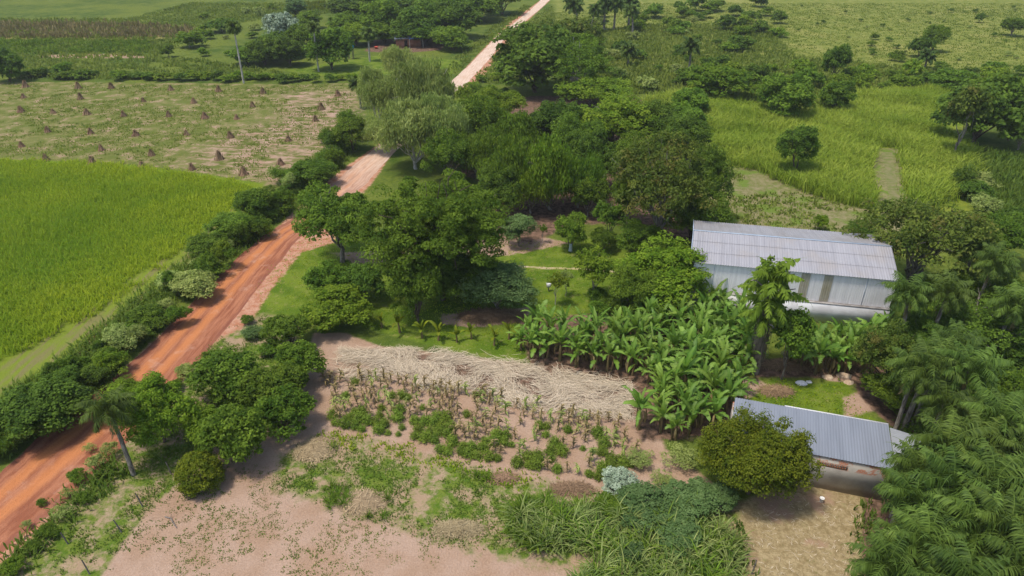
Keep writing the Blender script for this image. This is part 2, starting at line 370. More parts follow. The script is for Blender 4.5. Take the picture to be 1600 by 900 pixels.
def ground_mat():
    m, nt, out = newmat('ground'); N = NT(nt); P = N.pos()
    n1 = N.noise(P, .06, 3); n2 = N.noise(P, .35, 4); n3 = N.noise(P, 1.6, 4, .65); n4 = N.noise(P, 7, 3, .7); n5 = N.noise(P, 1.0, 6, .75)
    N0 = N
    def two(a, b, f, lo=.38, hi=.62): return N.mix(N.step(f, lo, hi), a, b)
    def speck(c, amt=.5): return N.mix(N.math('MULTIPLY', N.step(n4, .3, .7), amt), c, N.mix(1, c, (.45, .5, .4), 'MULTIPLY'))
    def layer(base, attr, col, amp=.9, hard=.12, nz=None, gain=1):
        w = N.attr(attr); f = N.step(N.math('ADD', w, N.math('MULTIPLY', N.math('SUBTRACT', nz or n5, .5), amp)), .5-hard, .5+hard)
        f = N.math('MULTIPLY', f, N.step(w, 0.0, .12))
        if gain != 1: f = N.math('MULTIPLY', f, gain)
        return N.mix(f, base, col)
    soil = N.mix(N.step(n2, .35, .65), N.mix(N.step(n4, .3, .7), (.285, .18, .115), (.345, .228, .15)), N.mix(N.step(n4, .3, .7), (.33, .22, .15), (.395, .275, .20)))
    soil = N.mix(N.math('MULTIPLY', N.step(N.noise(P, 2.6, 5, .75), .60, .72), .6), soil, (.24, .17, .10))
    grass = speck(two((.060, .100, .014), (.110, .145, .025), n2), .6)
    c = two(grass, speck(two((.10, .13, .02), (.16, .19, .03), n3)), n1)
    past = speck(two((.140, .170, .028), (.205, .215, .048), n2), .35); past = N.mix(N.step(n5, .58, .75), past, (.11, .16, .02)); past = N.mix(N.math('MULTIPLY', N.step(n1, .5, .7), .5), past, (.26, .24, .07))
    c = layer(c, 'z_pasture', past)
    c = layer(c, 'z_tall', speck(two((.11, .165, .015), (.20, .23, .03), n2)))
    dry = two((.14, .15, .04), (.25, .21, .11), n5); dry = N.mix(N.step(n2, .5, .62), dry, (.13, .18, .03))
    c = layer(c, 'z_dryg', speck(dry, .3))
    stub = speck(two((.120, .140, .028), (.195, .180, .062), n2), .35)
    stub = N.mix(N.step(N.math('ADD', n5, N.math('MULTIPLY', N.math('SUBTRACT', n2, .5), .9)), .56, .68), stub, (.29, .205, .125))
    c = layer(c, 'z_stub', stub, .3)
    sb_ = N.noise(N.mapping(P, (.5, 1.2, 1), (0, 0, .15)), .55, 5, .7); c = layer(c, 'z_stubbare', N.mix(N.step(sb_, .42, .56), soil, speck(stub, .3)), 1.3, .2)
    c = layer(c, 'z_crop', speck(two((.105, .170, .012), (.155, .205, .015), n2), .5), .25)
    rows = N.noise(N.mapping(P, (1.0, .10, 1), (0, 0, math.radians(-44))), 1.3, 3)
    ce = two((.17, .155, .055), (.15, .19, .022), N.math('ADD', N.math('MULTIPLY', rows, .75), N.math('MULTIPLY', n2, .25)), .42, .54)
    c = layer(c, 'z_cropedge', ce, .6, .2)
    lf = N.noise(N.mapping(P, (1, .22, 1)), .8, 4, .7)
    c = layer(c, 'z_browncrop', two((.22, .15, .06), (.19, .20, .05), lf), .6)
    c = layer(c, 'z_darkcrop', two((.045, .10, .018), (.10, .16, .03), lf), .5)
    lawn = speck(two((.085, .140, .012), (.145, .195, .022), n2), .35); lawn = N.mix(N.step(n5, .52, .70), lawn, (.20, .20, .055))
    c = layer(c, 'z_lawn', lawn, .6)
    redv = two((.36, .155, .085), (.46, .26, .17), n5)
    c = layer(c, 'z_red', redv, .7)
    c = layer(c, 'z_sand', soil, .5)
    c = layer(c, 'z_soil', soil, .9)
    strawc = speck(two((.24, .175, .085), (.37, .285, .155), N.noise(P, 2.2, 5, .75)), .35); strawc = N.mix(N.step(n2, .54, .66), strawc, (.31, .20, .13)); strawc = N.mix(N.math('MULTIPLY', N.step(n5, .58, .7), .7), strawc, (.15, .16, .045))
    c = layer(c, 'z_straw', strawc, .5)
    wd = N.mix(N.step(N.math('ADD', n5, N.math('MULTIPLY', N.math('SUBTRACT', n2, .5), .8)), .36, .58), N.mix(.25, soil, (.3, .26, .13)), speck(two((.085, .145, .015), (.15, .19, .03), n3), .5))
    c = layer(c, 'z_weed', wd, .9, .2)
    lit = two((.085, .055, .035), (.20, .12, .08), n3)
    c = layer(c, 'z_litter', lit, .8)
    hgt = N.math('ADD', N.math('MULTIPLY', n3, .6), N.math('MULTIPLY', n4, .4))
    nt.links.new(N.bsdf(c, .95, .05, N.bump(hgt, .7, .25)), out.inputs[0]); return m
g = gm.obj('ground', ground_mat(), extra=extra); tag(g, kind='structure')

# roads and footpath -----------------------------------------------
def road(name, left, right, mat, z, seg=14, attr=None):
    """sheet between two edges given as pixel pairs on the ground"""
    L = np.array([at(*p)[:2] for p in left]); R = np.array([at(*p)[:2] for p in right])
    def smooth(P, n):
        P = np.vstack([2*P[0]-P[1], P, 2*P[-1]-P[-2]]); o = []
        for i in range(1, len(P)-2):
            for t in np.linspace(0, 1, n, endpoint=False):
                a, b, c, d = P[i-1:i+3]
                o.append(.5*((2*b)+(-a+c)*t+(2*a-5*b+4*c-d)*t*t+(-a+3*b-3*c+d)*t**3))
        o.append(P[-2]); return np.array(o)
    L, R = smooth(L, seg), smooth(R, seg); n = len(L); K = 11; rng = np.random.default_rng(3)
    jl = np.convolve(rng.normal(size=n+6), np.ones(4)/4, 'same')[:n]*.22; jr = np.convolve(rng.normal(size=n+6), np.ones(4)/4, 'same')[:n]*.22
    d = unit(R-L); L = L+d*jl[:, None]; R = R+d*jr[:, None]
    u = np.linspace(0, 1, K); V = L[:, None]*(1-u)[None, :, None]+R[:, None]*u[None, :, None]
    mid = (L+R)/2; s = np.concatenate([[0], np.cumsum(np.linalg.norm(np.diff(mid, axis=0), axis=1))])
    V = np.concatenate([V, np.full((n, K, 1), z)], -1).reshape(-1, 3)
    i = (np.arange(n-1)[:, None]*K+np.arange(K-1)[None]).ravel()
    mb = MB(); mb.add(V, np.stack([i, i+1, i+K+1, i+K], 1), tint=np.tile(u, n))
    o = mb.obj(name, mat, extra={'along': np.repeat(s, K)}); return tag(o, kind='structure')
def road_mat():
    m, nt, out = newmat('orange_dirt'); N = NT(nt); u = N.attr('tint'); s = N.attr('along'); P = N.pos()
    cv = N.N.new('ShaderNodeCombineXYZ'); N._in(cv.inputs[0], N.math('MULTIPLY', u, 9)); N._in(cv.inputs[1], N.math('MULTIPLY', s, .16))
    st = N.noise(cv.outputs[0], 1.6, 5, .65, .3); n3 = N.noise(P, .5, 4, .6); fine = N.noise(P, 5, 4, .7)
    tr = N.math('ABSOLUTE', N.math('SUBTRACT', N.math('ABSOLUTE', N.math('SUBTRACT', u, .42)), .13))
    track = N.math('SUBTRACT', 1, N.step(tr, .02, .13))
    c = N.mix(N.step(st, .35, .65), (.24, .085, .045), (.38, .16, .085))
    c = N.mix(N.math('MULTIPLY', track, .75), c, (.50, .19, .068))
    c = N.mix(N.math('MULTIPLY', N.step(fine, .5, .75), .35), c, (.26, .09, .045))
    c = N.mix(N.math('MULTIPLY', N.step(n3, .55, .7), .4), c, (.50, .30, .21))
    edge = N.math('ABSOLUTE', N.math('SUBTRACT', u, .5)); c = N.mix(N.math('MULTIPLY', N.step(N.math('ADD', edge, N.math('MULTIPLY', n3, .25)), .48, .6), .6), c, (.20, .075, .05))
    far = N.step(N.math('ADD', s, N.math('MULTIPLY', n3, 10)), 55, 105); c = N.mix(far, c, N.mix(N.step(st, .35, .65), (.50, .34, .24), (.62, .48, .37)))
    nt.links.new(N.bsdf(c, .95, .05, N.bump(N.math('ADD', st, fine), .6, .15)), out.inputs[0]); return m
RM = road_mat()
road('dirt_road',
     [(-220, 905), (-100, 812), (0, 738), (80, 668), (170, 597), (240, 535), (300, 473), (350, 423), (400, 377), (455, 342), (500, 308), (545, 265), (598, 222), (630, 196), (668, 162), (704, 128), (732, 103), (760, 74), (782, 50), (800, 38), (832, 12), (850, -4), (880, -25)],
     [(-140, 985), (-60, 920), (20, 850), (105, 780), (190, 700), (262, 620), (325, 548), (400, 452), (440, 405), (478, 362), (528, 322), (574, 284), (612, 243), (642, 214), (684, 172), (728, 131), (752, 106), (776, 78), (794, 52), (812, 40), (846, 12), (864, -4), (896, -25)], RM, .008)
road('footpath', [(1378, 238), (1383, 270), (1388, 310), (1392, 345)], [(1394, 238), (1400, 270), (1407, 310), (1412, 345)], simple('path_dirt', (.12, .14, .03), (.19, .165, .075), 1.2, obj=False), .006)
road('lawn_path', [(780, 417), (850, 420), (930, 424), (985, 430)], [(780, 413), (850, 416.5), (930, 420), (985, 426)], simple('worn_path', (.30, .26, .10), (.42, .33, .20), .9, obj=False), .006)

# ------------------------------------------------------------------ ground vegetation (uncountable)
def scatter(P, dens, rng, edge=0.0, thin=None):
    lo, hi = P.min(0), P.max(0); n = int(dens*np.prod(hi-lo)); X = rng.uniform(lo[0], hi[0], n); Y = rng.uniform(lo[1], hi[1], n)
    k = sdist(P, X, Y)+rng.normal(0, .4, n) > edge; X, Y = X[k], Y[k]
    if thin: k = thin(X, Y, rng); X, Y = X[k], Y[k]
    return X, Y
def vnoise(X, Y, sc, seed=0):
    """smooth value noise 0..1"""
    g = np.random.default_rng(seed).random((256, 256)); x, y = X/sc+97.3, Y/sc+31.7
    i, j = np.floor(x).astype(int), np.floor(y).astype(int); fx, fy = x-i, y-j; fx = fx*fx*(3-2*fx); fy = fy*fy*(3-2*fy)
    a = g[i % 256, j % 256]; b = g[(i+1) % 256, j % 256]; c = g[i % 256, (j+1) % 256]; d = g[(i+1) % 256, (j+1) % 256]
    return (a*(1-fx)+b*fx)*(1-fy)+(c*(1-fx)+d*fx)*fy
def blades(mb, rng, X, Y, h, w, per=4, spread=.15, lean=.5, tint=None, z=0):
    n = len(X); X = np.repeat(X, per)+rng.normal(0, spread, n*per); Y = np.repeat(Y, per)+rng.normal(0, spread, n*per)
    n *= per; a = rng.uniform(0, 2*math.pi, n); hh = (np.repeat(h, per) if np.ndim(h) else h)*rng.uniform(.6, 1.25, n)
    dx, dy = np.cos(a), np.sin(a); l = hh*rng.uniform(.1, lean, n)
    b = np.stack([X, Y, np.full(n, z-.02)], 1); wd = np.stack([-dy, dx, np.zeros(n)], 1)*(w*rng.uniform(.6, 1.4, n))[:, None]/2
    mid = b+np.stack([dx*l*.45, dy*l*.45, hh*.65], 1); tip = b+np.stack([dx*l, dy*l, hh*rng.uniform(.75, 1.0, n)], 1)
    v = np.stack([b-wd*.7, b+wd*.7, mid+wd, mid-wd, tip], 1).reshape(-1, 3); o = np.arange(n)[:, None]*5
    t = np.clip((.5 if tint is None else np.repeat(tint, per))+rng.normal(0, .16, n), 0, 1)
    mb.add(v, o+np.array([0, 1, 2, 3]), o+np.array([3, 2, 4]), tint=np.repeat(t, 5))
rng = np.random.default_rng(11)
def stuff(name, polys, dens, h, w, mat, label, cat, per=4, spread=.15, lean=.5, thin=None, sc=6, edge=0, hv=.3, tf=None):
    mb = MB()
    for pts in polys:
        X, Y = scatter(poly(pts), dens, rng, edge, thin)
        t = vnoise(X, Y, sc, 5)*.5+vnoise(X, Y, sc*.3, 6)*.4
        if tf: t = tf(X, Y, t)
        hh = h*(1-hv+2*hv*vnoise(X, Y, sc*.7, 9))
        blades(mb, rng, X, Y, hh, w, per, spread, lean, t)
    o = mb.obj(name, LF[mat]); return tag(o, label, cat, kind='stuff')
CROP = [(-150, 236), (0, 250), (100, 253), (210, 259), (330, 275), (408, 288), (398, 305), (360, 342), (300, 384), (240, 428), (180, 468), (110, 512), (50, 548), (0, 578), (-200, 680)]
CROPIN = poly([(-900, 130), (408, 280), (250, 425), (0, 590), (-600, 1500)])
stuff('green_crop', [CROP], 16, .7, .075, 'crop', 'tall bright green grass-like crop filling the field left of the dirt road', 'crop', per=3, spread=.25, lean=1.0, sc=9, edge=-.3, thin=lambda X, Y, r: vnoise(X, Y, 1.3, 15)+np.clip(sdist(poly(CROP), X, Y)/3.5, 0, 1) > .62, tf=lambda X, Y, t: t*.75+.55*np.clip(1-(sdist(CROPIN, X, Y))/14, 0, 1)*vnoise(X, Y, 5, 8)**.5-.05)
TG = [[(1085, 150), (1200, 175), (1250, 190), (1340, 150), (1480, 140), (1462, 200), (1520, 240), (1525, 290), (1510, 300), (1436, 332), (1420, 325), (1408, 232), (1366, 228), (1358, 262), (1364, 328), (1320, 320), (1270, 304), (1180, 266), (1110, 250), (1000, 225), (1010, 160)], ]
stuff('tall_grass', TG, 6.5, 1.8, .12, 'tallg', 'tall yellow-green cane-like grass standing behind the big metal shed', 'tall grass', per=6, spread=.35, lean=1.0, sc=9)
stuff('dark_tall_grass', [[(1520, 240), (1600, 250), (1640, 330), (1600, 350), (1530, 330), (1500, 300)]], 3, 1.6, .15, 'weed', 'dark green tall grass at the right edge of the photo beyond the sheds', 'tall grass', per=6, spread=.3)
stuff('pasture_grass', [[(900, 110), (860, 20), (1000, 5), (1700, 5), (1700, 130), (1480, 120), (1330, 130), (1080, 140), (1000, 130)]], .5, .35, .22, 'grass', 'rough yellow-green pasture grass on the far right slope', 'grass', per=5, spread=.5, lean=.6, sc=14)
stuff('meadow_weeds', [[(870, 130), (880, 60), (1000, 40), (1200, 40), (1240, 90), (1480, 110), (1450, 145), (1350, 160), (1250, 180), (1090, 150), (1000, 150)]], .8, 1.0, .35, 'grass', 'shaggy green meadow growth between the far scrub bushes', 'grass', per=5, spread=.5, lean=.5, sc=10)
stuff('field_weeds', [[(-200, 128), (0, 130), (300, 133), (440, 134), (550, 132), (548, 170), (515, 212), (470, 262), (430, 284), (330, 268), (200, 250), (0, 244), (-200, 234)]], 1.8, .26, .16, 'grass', 'patchy low weeds between the small brown corn shocks', 'weeds', per=4, spread=.3, lean=.8, thin=lambda X, Y, r: vnoise(X, Y, 6, 21)+vnoise(X, Y, 1.8, 22)*.6 > .72)
stuff('far_left_growth', [[(-100, 90), (240, 92), (330, 40), (520, 20), (560, 5), (300, 5), (200, 30), (-100, 30)], [(-100, 90), (300, 92), (440, 112), (440, 124), (-100, 124)]], .55, .8, .38, 'grass', 'rough green growth of the far left fields', 'grass', per=5, spread=.5, lean=.5, sc=12)
stuff('far_corn_rows', [[(-100, 36), (200, 37), (305, 46), (290, 58), (235, 60), (-100, 61)]], .5, 1.6, .3, 'dry', 'brown ripe corn standing in the far left field', 'corn', per=5, spread=.4, lean=.3)
stuff('far_green_crop', [[(-100, 64), (235, 66), (236, 83), (60, 85), (-100, 81)]], 1.0, 1.0, .4, 'mid', 'dark green crop strip in the far left field', 'crop', per=6, spread=.4, lean=.5)
stuff('far_bright_crop', [[(470, 5), (530, 5), (525, 16), (480, 16)]], 1.0, 1.4, .35, 'yellow', 'bright yellow-green crop beyond the far farmstead trees', 'crop', per=5, spread=.4, lean=.4)
stuff('lawn_grass', [[(470, 378), (560, 372), (700, 385), (960, 375), (990, 430), (950, 480), (850, 500), (820, 560), (700, 540), (580, 512), (500, 480), (410, 485), (400, 450)]], 5, .11, .09, 'crop', 'short bright green lawn around the orchard trees', 'grass', per=3, spread=.2, lean=1.2)
stuff('yard_grass', [[(1165, 612), (1215, 592), (1260, 602), (1320, 598), (1345, 650), (1385, 663), (1150, 628)]], 14, .16, .09, 'crop', 'green grass patch behind the low shed', 'grass', per=3, spread=.15, lean=1.0)
WEED = [[(500, 684), (560, 692), (690, 722), (780, 750), (930, 768), (1000, 790), (830, 870), (720, 850), (560, 800), (430, 760), (440, 715)],
        [(-20, 925), (60, 860), (150, 760), (240, 690), (300, 700), (300, 735), (240, 790), (190, 850), (140, 925)], [(300, 560), (345, 530), (400, 490), (470, 500), (440, 560), (380, 640), (300, 700), (240, 680)]]
stuff('low_weeds', WEED, 15, .17, .07, 'weed', 'low green weeds on the pinkish soil at the near field edges', 'weeds', per=5, spread=.14, lean=.9, sc=2.5, thin=lambda X, Y, r: vnoise(X, Y, 2.6, 31)+vnoise(X, Y, .8, 32)*.6 > .70)
stuff('path_edge_weeds', [[(500, 676), (600, 694), (700, 714), (800, 742), (900, 762), (900, 770), (790, 756), (690, 732), (580, 706), (500, 690)]], 16, .24, .09, 'crop', 'bright green strip of low weeds below the small corn plot', 'weeds', per=5, spread=.15, lean=.9, thin=lambda X, Y, r: vnoise(X, Y, 1.6, 33) > .3)
stuff('sand_sprouts', [[(230, 800), (330, 720), (430, 740), (560, 800), (720, 850), (760, 920), (130, 920)]], 13, .10, .055, 'weed', 'small scattered sprouts on the bare pinkish sand field', 'weeds', per=6, spread=.09, lean=1.2, thin=lambda X, Y, r: vnoise(X, Y, 3.2, 41)+vnoise(X, Y, .7, 42)*.7 > .90)
stuff('fence_line_weeds', [[(1345, 790), (1362, 785), (1360, 925), (1340, 925)], [(1148, 812), (1156, 812), (1166, 925), (1150, 925)]], 14, .5, .09, 'weed', 'narrow strips of weeds at the edges of the straw-covered yard', 'weeds', per=5, spread=.1, lean=.7)
stuff('dry_field_weeds', [[(1130, 262), (1180, 265), (1270, 302), (1395, 338), (1390, 375), (1090, 348)]], 2.2, .4, .2, 'grass', 'low green weeds on the dry patch behind the big shed', 'weeds', per=4, spread=.25, lean=.9, thin=lambda X, Y, r: vnoise(X, Y, 5, 51) > .45)
stuff('roadside_growth', [[(0, 720), (170, 580), (300, 455), (455, 330), (540, 255), (560, 225), (520, 225), (430, 300), (300, 400), (200, 475), (100, 560), (0, 620), (-60, 700)], [(0, 878), (130, 770), (165, 715), (200, 745), (60, 860), (-20, 925)]], 4.2, .65, .11, 'weed', 'rough green undergrowth along both sides of the dirt road', 'undergrowth', per=8, spread=.35, lean=1.0)
stuff('road_verge_grass', [[(704, 126), (782, 48), (832, 10), (820, 8), (770, 42), (690, 112)], [(735, 132), (800, 55), (860, 10), (880, 60), (800, 130)]], 1.0, .6, .3, 'grass', 'green verge grass beside the far pale stretch of road', 'grass', per=4, spread=.3, lean=.7)

# ------------------------------------------------------------------ straw
def straw(mb, rng, X, Y, L, w, ang, z0=.02, z1=.25, curl=.15):
    n = len(X); a = ang+rng.normal(0, .45, n); l = L*rng.uniform(.5, 1.3, n)/2; z = rng.uniform(z0, z1, n) if np.ndim(z1) == 0 else z0+rng.random(n)*z1
    d = np.stack([np.cos(a), np.sin(a), rng.normal(0, .12, n)], 1); p = np.stack([-np.sin(a), np.cos(a), np.zeros(n)], 1)
    c = np.stack([X, Y, z], 1); ww = (w*rng.uniform(.5, 1.5, n))[:, None]/2; bend = p*(rng.normal(0, curl, n)*l)[:, None]
    A, B, C = c-d*l[:, None]+bend, c-bend*.4, c+d*l[:, None]+bend; t = np.clip(rng.normal(.55, .22, n), 0, 1)
    for q in (A, B, C): q[:, 2] = np.maximum(q[:, 2], .015)
    v = np.stack([A-p*ww*.5, A+p*ww*.5, B+p*ww, B-p*ww, C+p*ww*.4, C-p*ww*.4], 1).reshape(-1, 3); o = np.arange(n)[:, None]*6
    mb.add(v, np.concatenate([o+np.array([0, 1, 2, 3]), o+np.array([3, 2, 4, 5])]), tint=np.repeat(t, 6))
mb = MB()
SB = poly([(532, 545), (600, 544), (700, 560), (800, 572), (900, 592), (990, 612), (998, 655), (900, 640), (800, 625), (700, 605), (620, 588), (545, 585)])
X, Y = scatter(SB, 85, rng, -.7, lambda X, Y, r: vnoise(X, Y, 1.9, 61)*.75+vnoise(X, Y, .6, 64)*.3+r.random(len(X))*.35 > .62)
flow = -.30+(vnoise(X, Y, 2.4, 62)-.5)*3.2+(vnoise(X, Y, 7, 63)-.5)*1.2
straw(mb, rng, X, Y, 1.25, .032, flow, .02, .08+.4*vnoise(X, Y, 1.5, 66), .3)
tag(mb.obj('straw_mulch', LF['straw']), 'long band of pale dry corn straw spread above the small corn plot', 'straw', kind='stuff')
mb = MB(); X, Y = scatter(poly([(1165, 810), (1210, 772), (1340, 785), (1335, 920), (1180, 920)]), 6, rng)
straw(mb, rng, X, Y, .35, .028, rng.uniform(0, 6.28, len(X)), .01, .03)
tag(mb.obj('loose_straw', LF['straw']), 'thin dry straw lying on the yard below the brick wall', 'straw', kind='stuff')
def heap(px, py, rx, ry, hgt, label, mat='heap', n=900, L=.7, name='straw_heap', cat='straw heap', w=.045):
    g = at(px, py); mb = MB(); r = np.sqrt(rng.random(n)); a = rng.uniform(0, 6.28, n)
    X, Y = r*np.cos(a)*rx, r*np.sin(a)*ry; top = hgt*(1-r**1.6)
    A = a+math.pi/2*rng.choice([0, 1], n)+rng.normal(0, .5, n)
    m0 = mb.n; straw(mb, rng, X, Y, L, w, A, .02, top+.03)
    # solid core
    k = 20; th = np.arange(k)*2*math.pi/k; rings = []
    for f, z in ((.92, 0), (.7, .45), (.35, .8), (.02, .95)):
        rings.append(np.stack([np.cos(th)*rx*f*rng.uniform(.9, 1.1, k), np.sin(th)*ry*f*rng.uniform(.9, 1.1, k), np.full(k, z*hgt)], 1))
    q = [(i*k+j, i*k+(j+1) % k, (i+1)*k+(j+1) % k, (i+1)*k+j) for i in range(3) for j in range(k)]
    mb.add(np.concatenate(rings), q, tint=.25)
    o = mb.obj(name, LF[mat]); o.location = (g[0], g[1], 0); return tag(o, label, cat)
heap(492, 705, 1.6, 1.2, .45, 'pale straw heap nearest the big dark green bushes at the left of the corn plot')
heap(568, 785, 1.7, 1.2, .4, 'straw heap between dark green grass tufts, middle of the sandy field edge')
heap(714, 828, 1.7, .75, .45, 'long straw heap lying at the edge of the bare sand, nearest of the three', n=1200)
heap(505, 690, 1.2, .7, .2, 'thin scatter of straw beside the leftmost straw heap', n=300)
heap(893, 765, 1.5, .6, .35, 'grey heap of dead twigs below the corn plot', mat='shock', L=.9, name='brush_heap', cat='brush heap')
heap(785, 748, 1.1, .5, .3, 'small brown twig heap at the lower edge of the corn plot', mat='shock', L=.7, n=500, name='brush_heap', cat='brush heap')
heap(768, 495, 3.4, 1.1, .6, 'wide heap of dark brown branches under the grey-green tree on the lawn', mat='shock', L=1.6, n=1500, name='brush_heap', cat='brush heap', w=.06)
heap(1213, 612, 1.3, .6, .35, 'heap of dead vines at the foot of the thin tree behind the low shed', mat='shock', L=1.2, n=600, name='brush_heap', cat='brush heap')
heap(1285, 572, 5.5, .8, .55, 'long ridge of dead banana leaves under the banana plants by the big shed', mat='shock', L=1.2, n=1800, name='leaf_heap', cat='leaf heap', w=.09)

# ------------------------------------------------------------------ big metal shed
def corrug(mb, A, B, C, D, pitch=.25, amp=.03, tint=.5):
    """corrugated sheet A->B along the length (waves), A->D down the slope"""
    A, B, C, D = map(lambda p: np.array(p, float), (A, B, C, D)); L = np.linalg.norm(B-A); n = max(8, int(L/pitch*4))
    nr = unit(np.cross(B-A, D-A)); t = np.linspace(0, 1, n+1)
    off = (np.sin(t*L/pitch*2*math.pi)*amp)[:, None]*nr
    top = A+(B-A)*t[:, None]+off; bot = D+(C-D)*t[:, None]+off
    i = np.arange(n); mb.add(np.concatenate([top, bot]), np.stack([i, i+1, n+1+i+1, n+1+i], 1), tint=tint)
def metal_mat(name, base, dirt, dirt_amt=.5, streak=(6, .25, .25), wear=.5, rough=.45, metal=.0, rot=0.0):
    m, nt, out = newmat(name); N = NT(nt); P = N.objc(); v = N.mapping(P, streak)
    s = N.noise(v, .8, 5, .65); f = N.noise(P, .35, 4, .6); fine = N.noise(N.mapping(P, (streak[0]*2, .6, .6)), 1.5, 3)
    c = N.mix(N.step(s, .35, .7), base, tuple(x*.84 for x in base)); c = N.mix(N.math('MULTIPLY', N.step(f, .45, .7), dirt_amt), c, dirt)
    c = N.mix(N.math('MULTIPLY', N.step(fine, .55, .75), wear*.5), c, dirt)
    nt.links.new(N.bsdf(c, rough, .4, N.bump(fine, .15, .02), metal), out.inputs[0]); return m
def beam(mb, a, b, w, h, tint=.5):
    a, b = np.array(a, float), np.array(b, float); d = unit(b-a); s = unit(np.cross(d, [0, 0, 1])); u = np.cross(s, d)
    v = [p+s*x*w/2+u*y*h/2 for p in (a, b) for (x, y) in ((-1, -1), (1, -1), (1, 1), (-1, 1))]
    mb.add(v, [(0, 1, 5, 4), (1, 2, 6, 5), (2, 3, 7, 6), (3, 0, 4, 7), (0, 3, 2, 1), (4, 5, 6, 7)], tint=tint)
he, hr = 5.5, 6.65
FL, FR, BL, BR = np.array([18.3, 62.9]), np.array([37.7, 58.9]), np.array([21.1, 73.2]), np.array([40.2, 69.0])
ang = math.atan2(*(FR-FL)[::-1]); ca, sa = math.cos(-ang), math.sin(-ang)
org = FL
def loc2(p): d = np.array(p)-org; return np.array([d[0]*ca-d[1]*sa, d[0]*sa+d[1]*ca])
fl, fr, bl, br = map(loc2, (FL, FR, BL, BR)); fr[1] = 0; Lx = fr[0]; dy = (bl[1]+br[1])/2; sk = (bl[0]+br[0]-Lx)/2
shed = empty('metal_shed', (org[0], org[1], 0), ang); tag(shed, 'large white corrugated metal shed with a pale grey gabled roof', 'shed')
ROOF = metal_mat('grey_fibre_roof', (.32, .31, .32), (.30, .26, .22), .45, (3.5, .15, .15))
ROOFB = metal_mat('grey_fibre_roof_back', (.30, .285, .29), (.2, .17, .14), .5, (3.5, .15, .15))
WALLM = metal_mat('white_cladding', (.86, .82, .80), (.48, .46, .42), .35, (5, .2, .2), .3)
PLAS = simple('white_plaster', (.55, .53, .52), (.68, .67, .66), .7, .9)
BLUE = simple('pale_blue_trim', (.30, .36, .43), (.36, .42, .48), 2, .5)
def X3(x, y, z): return (x+sk*y/dy, y, z)
m = MB(); ym = dy/2
n_s = 3
for k in range(n_s):      # the front slope is laid in three lapped sheets
    a, b = k/n_s, (k+1)/n_s; za, zb = hr+(he-hr)*a, hr+(he-hr)*b; ya, yb = ym*(1-a), ym*(1-b); lift = .02*(n_s-1-k)
    corrug(m, X3(0, ya, za+lift), X3(Lx, ya, za+lift), X3(Lx, yb-(.06 if k < n_s-1 else .10), zb+lift), X3(0, yb-(.06 if k < n_s-1 else .10), zb+lift), tint=.5)
m.obj('roof_front', ROOF, shed, True)
m = MB(); corrug(m, X3(Lx, ym, hr), X3(0, ym, hr), X3(0, dy+.2, he), X3(Lx, dy+.2, he)); m.obj('roof_back', ROOFB, shed, True)
m = MB(); beam(m, X3(-.05, ym, hr+.06), X3(Lx+.05, ym, hr+.06), .20, .05); m.obj('ridge_cap', BLUE, shed)
m = MB()
for y0, z0, y1, z1 in ((-.25, he-.05, ym, hr), (ym, hr, dy+.2, he)):
    beam(m, X3(-.06, y0, z0), X3(-.06, y1, z1), .08, .18)
m.obj('barge_board', BLUE, shed)
m = MB(); zw = 2.3
corrug(m, (.35, .12, he-.08), (Lx-.15, .12, he-.08), (Lx-.15, .12, zw), (.35, .12, zw), .22, .010)
m.obj('cladding', WALLM, shed, True)
m = MB(); corrug(m, (Lx-.15, .12, he-.05), X3(Lx-.15, dy, he-.05), X3(Lx-.15, dy, 0), (Lx-.15, .12, 0), .22, .022)
corrug(m, X3(.35, dy, he-.05), (.35, .12, he-.05), (.35, .12, 0), X3(.35, dy, 0), .22, .022)
corrug(m, X3(Lx-.15, dy, he-.05), X3(.35, dy, he-.05), X3(.35, dy, 0), X3(Lx-.15, dy, 0), .22, .022)
for x in (.35, Lx-.15): m.add([X3(x, .12, he-.05), X3(x, dy, he-.05), X3(x, ym, hr-.05)], t=[(0, 1, 2)])
m.obj('side_wall', WALLM, shed)
m = MB(); box(m, .2, Lx, -.28, .18, 0, zw-.03); m.obj('plinth', PLAS, shed)
m = MB(); box(m, .2, Lx, -.30, .10, zw-.03, zw+.03); m.obj('ledge', simple('ledge_grey', (.25, .22, .2), (.4, .37, .34), 2), shed)
SKYL = metal_mat('faded_translucent_sheet', (.42, .38, .29), (.27, .22, .12), .7, (5, .3, .3))
for x0, w_ in ((7.95, .75), (9.0, .75), (10.85, .85), (13.0, .85)):
    m = MB(); corrug(m, (x0, .085, he-.18), (x0+w_, .085, he-.18), (x0+w_, .085, zw+.05), (x0, .085, zw+.05), .22, .022); m.obj('light_panel', SKYL, shed, True)
m = MB()
for x in (2.4, 17.0): box(m, x, x+.03, .07, .11, zw+.05, he-.15)
m.obj('sheet_joint', BLUE, shed)

